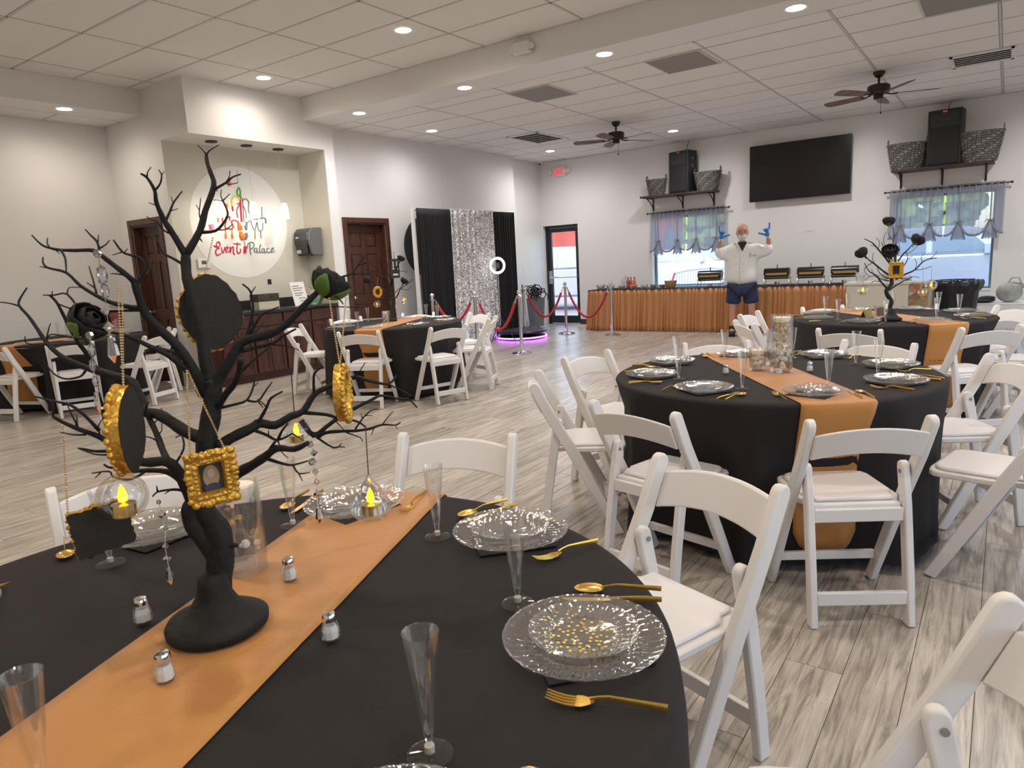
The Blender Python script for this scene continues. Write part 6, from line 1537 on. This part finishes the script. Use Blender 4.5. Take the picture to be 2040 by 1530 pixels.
# ------------------------------------------------------------------ the two smaller trees
def small_tree(c, px, py, label, trunk, branches, D0=None):
    b = at(px, py, D=D0) if D0 else at(px, py, Z=TZ+.008); b.z = TZ+.008; t = thing('branch_tree', label, 'table tree', b, 0)
    D_ = (b-CAM).dot(FWD); q = Tree(b, D_); q.rd = random.Random(2)
    MB().lathe([(.0001, 0), (.075, 0), (.08, .015), (.05, .03), (.03, .06), (.025, .09), (.001, .095)], 24, cap=False).obj('base', branchm, t, True, sharp=0)
    q.path(trunk, 5.2, 3.6, .02, join=False)
    for pts, r_ in branches: q.path(pts, r_, max(.5, r_*.4), q.depth(*pts[0])+q.rd.uniform(-.14, .14))
    q.q.obj('branches', branchm, t, True, sharp=0)
    return t, D_, q
tr3, D3, q3 = small_tree(T3, 1775, 638, 'black branch tree with roses on the back right table', [(1775,632),(1773,612),(1776,600),(1768,588),(1766,578),(1776,566),(1776,552),(1778,540)], [
    ([(1774,550),(1757,538),(1740,524),(1730,517),(1722,507)], 2.4), ([(1740,523),(1727,530),(1722,540),(1734,552)], 1.0), ([(1780,535),(1765,515),(1749,496),(1738,484),(1722,476)], 2.2), ([(1750,497),(1742,490),(1734,489)], .9), ([(1782,540),(1784,515),(1779,490),(1781,470),(1779,455),(1772,445)], 1.4), ([(1780,480),(1770,468),(1769,455)], .8), ([(1784,528),(1798,508),(1812,494),(1824,478)], 2.0), ([(1800,504),(1814,502),(1830,488)], .9), ([(1785,556),(1802,547),(1822,538),(1838,522),(1852,516),(1866,514)], 2.2), ([(1822,538),(1840,536),(1856,530)], .9), ([(1838,523),(1835,512),(1843,505)], .8), ([(1769,577),(1754,560),(1745,548),(1732,541),(1722,524)], 2.0), ([(1768,580),(1786,568),(1800,560),(1812,556)], 2.0), ([(1757,562),(1742,560),(1735,565)], .9), ([(1776,555),(1762,552),(1750,540),(1748,528)], 1.4), ([(1781,548),(1795,532),(1797,520)], 1.2), ([(1852,516),(1862,508),(1868,500)], .8), ([(1749,497),(1752,482),(1745,474)], .8), ([(1780,530),(1768,512),(1762,498),(1756,482)], 1.6), ([(1784,540),(1800,530),(1808,516),(1806,503)], 1.4), ([(1808,516),(1818,510)], .8), ([(1790,553),(1806,556),(1820,551),(1832,553)], 1.2), ([(1773,560),(1756,556),(1742,549),(1736,536)], 1.2), ([(1742,549),(1730,552),(1724,560)], .8), ([(1778,520),(1772,505),(1764,492),(1760,476),(1765,462)], 1.1), ([(1782,515),(1792,500),(1790,484)], .9), ([(1745,530),(1738,515),(1741,503)], .8), ([(1822,538),(1826,526),(1822,515)], .8)])
def tp3(x, y, d=0): return at(x, y, D=D3+d)
rose('black_rose', tp3(1771, 440), .045, 'black rose at the top of the back right tree', tilt=(R(-25), 0), g=None, seed=7)
rose('black_rose', tp3(1716, 503), .048, 'black rose at the left tip of the back right tree', green=False, tilt=(R(-20), R(-40)), seed=8)
rose('black_rose', tp3(1773, 500, -.1), .060, 'large black rose in the middle of the back right tree', green=False, tilt=(R(40), 0), seed=9)
rose('black_rose', tp3(1829, 477), .052, 'black rose with green leaves at the right of the back right tree', tilt=(R(-20), R(35)), seed=10)
lantern(tp3(1719, 578, .0), .042, tp3(1725, 545), 'small glass candle globe at the left of the back right tree')
lantern(tp3(1855, 568, .0), .045, tp3(1856, 530), 'small glass candle globe at the right of the back right tree')
lantern(tp3(1838, 582, -.1), .034, tp3(1838, 530, -.05), 'smallest glass candle globe under the right branches of the back right tree')
fc = tp3(1785, 538, -.14); yc = math.atan2(CAM.y-fc.y, CAM.x-fc.x)+PI/2
picture('framed_portrait', 'small square gold frame on the trunk of the back right tree', fc, .095, .115, (0, 0, yc), .028, .018, chains=())
for c_ in [c for c in bpy.data.objects if c.name.startswith('framed_portrait') and c.parent is None][-1:]:
    MB().tube([(0, .01, .05), (.0, .08, .12)], .003, 5).obj('hook', beadm, c_, True)
tr4, D4, q4 = small_tree(T4, 778, 640, 'black branch tree on the table by the cabinets', [(779,634),(777,615),(775,600),(776,580),(775,565)], [
    ([(777,598),(790,592),(798,575),(812,566),(822,556)], 1.8), ([(798,575),(812,578),(820,570)], .9), ([(778,570),(786,545),(793,528),(800,516)], 2), ([(776,568),(764,548),(762,530),(765,514)], 1.6), ([(776,575),(768,555),(752,545),(744,532)], 1.6), ([(775,585),(760,575),(748,562),(738,560),(730,558)], 1.6), ([(775,600),(762,595),(750,585)], 1.2), ([(786,546),(798,540),(812,542)], 1.0), ([(780,560),(772,540),(774,522)], 1.0), ([(778,590),(790,580),(808,562)], 1.2), ([(770,556),(758,560),(745,575)], .9), ([(762,532),(752,522),(748,512)], .8)])
def tp4(x, y, d=0): return at(x, y, D=D4+d)
rose('black_rose', tp4(799, 514), .045, 'black rose at the top of the tree on the table by the cabinets', green=False, tilt=(R(-20), R(20)), seed=12)
rose('black_rose', tp4(806, 559), .048, 'black rose at the right of the tree on the table by the cabinets', green=False, tilt=(R(-20), R(30)), seed=13)
rose('black_rose', tp4(732, 558), .045, 'black rose at the left of the tree on the table by the cabinets', green=False, tilt=(R(-20), R(-40)), seed=14)
lantern(tp4(751, 606), .040, tp4(751, 580), 'small glass candle globe at the left of the tree by the cabinets')
lantern(tp4(804, 598), .040, tp4(804, 572), 'small glass candle globe at the right of the tree by the cabinets')
picture('oval_ornament', 'small oval gold frame hanging in the tree by the cabinets', tp4(752, 582, -.08), .10, .125, (0, 0, yaw_cam), .030, .018, oval=True, chains=((0, .06, tp4(753, 552, -.05)),))
t = thing('table_number_sign', 'small black number sign hanging in the tree by the cabinets', 'sign', tp4(787, 533, -.05), yaw_cam)
MB().box(-.05, .05, -.004, .004, -.12, .10).obj('board', black, t); 
q = MB().box(-.03, .03, -.006, -.004, -.09, -.07)
for s in (-1, 1): q.box(s*.022-.005, s*.022+.005, -.006, -.004, 0, .07).box(s*.022-.012, s*.022+.012, -.006, -.004, -.02, -.008)
q.obj('marks', mat('paper'), t)
MB().tube([(0, 0, .10), (0, 0, .18)], .003, 5).obj('cord', black, t)
# small things near the small trees and the far left table
p = at(1752, 634, Z=TZ+.01); t = thing('photo_block', 'small dark printed card stand before the back right tree', 'card', (p.x, p.y, TZ+.009), yaw_cam); MB().box(-.055, .055, -.01, .01, 0, .11).obj('block', clear('acryl', (.9, .85, .8), .2, .2), t); MB().box(-.045, .045, -.0115, -.0105, .02, .09).obj('print', mat('warm_print', (.22, .12, .08), .6), t)
p = at(1738, 632, Z=TZ+.01); t = thing('tent_card', 'small gold tent card on the back right table', 'card', (p.x-.04, p.y, TZ+.009), yaw_cam); MB().prism([(-.03, 0), (0, .06), (.03, 0), (.027, 0), (0, .054), (-.027, 0)], -.05, .05, 'x').obj('card', mat('bronze_card', (.30, .24, .08), .5), t)
for (px, py, r, h, lb) in ((768, 642, .035, .13, 'short glass cylinder left of the tree by the cabinets'), ): 
    p = at(px, py, Z=TZ+.01); cylinder_vase(p.x, p.y, r, h, h*.8, lb, seed=5, nb=14)
q = Vector((T5[0]+.12, T5[1]-.05)); cylinder_vase(q.x, q.y, .055, .30, .22, 'tall glass cylinder in the middle of the far left table', seed=6, nb=30)
q = Vector((T5[0]+.18, T5[1]+.12)); cylinder_vase(q.x, q.y, .045, .17, .12, 'short glass cylinder beside the tall one on the far left table', seed=7, nb=16)
t = thing('drink_dispenser', 'clear glass drink dispenser with red drink behind the far left table', 'drink dispenser', (-9.25, 4.45, 0))
zt = .78; p = at(238, 640, Y=4.45); t.location = (p.x, 4.40, 0)
MB().lathe([(.16, 0), (.16, .02), (.03, .03), (.03, .73), (.18, .74), (.18, .77)], 24).obj('pedestal', mat('white_stand', (.75, .74, .72), .5), t, True)
MB().lathe([(.001, zt), (.085, zt), (.095, zt+.05), (.095, zt+.26), (.05, zt+.31), (.05, zt+.33)], 24, cap=False).obj('jar', glassm, t, True)
MB().lathe([(.001, zt+.01), (.082, zt+.01), (.091, zt+.05), (.091, zt+.22), (.001, zt+.22)], 24, cap=False).obj('red_drink', mat('red_drink', (.35, .02, .015), .3), t, True)
MB().lathe([(.055, zt+.33), (.05, zt+.36), (.012, zt+.37), (.012, zt+.39), (.001, zt+.40)], 20, cap=False).obj('lid', chrome, t, True)

# gold dots printed on one small plate
dp = [o for o in bpy.data.objects if o.name.startswith('dessert_plate') and 'label' in o.keys() and o['label'].startswith('small clear plate on the near right dinner plate of the nearest')][0]
dp['label'] = 'small clear plate with gold dots at the near right seat of the nearest table'
q = MB(); rd_ = random.Random(12); dn = 0
for k in range(110):
    rr_ = .010+.070*(k/110)**.75; a = k*2.399963+rd_.uniform(-.15, .15)
    if rr_ > .052 and math.cos(a-1.9) < .1: continue
    zz = .0042 if rr_ < .046 else .0075+(rr_-.050)*.16 if rr_ > .052 else .0060
    q.lathe([(.0001, zz+.0006), (.0027, zz+.0004), (.0027, zz-.0002)], 8, (rr_*cos(a), rr_*sin(a), 0), cap=False)
o = q.obj('gold_dots', mat('gold_dot', (.72, .55, .14), .35, metal=.5), dp); o['kind'] = 'stuff'

put('champagne_flute', T1[0]+.165, T1[1]-.345, TZ+.0075, 0, 'clear plastic champagne flute on the orange runner, cut by the bottom left corner', 'clear champagne flutes on the nearest table')
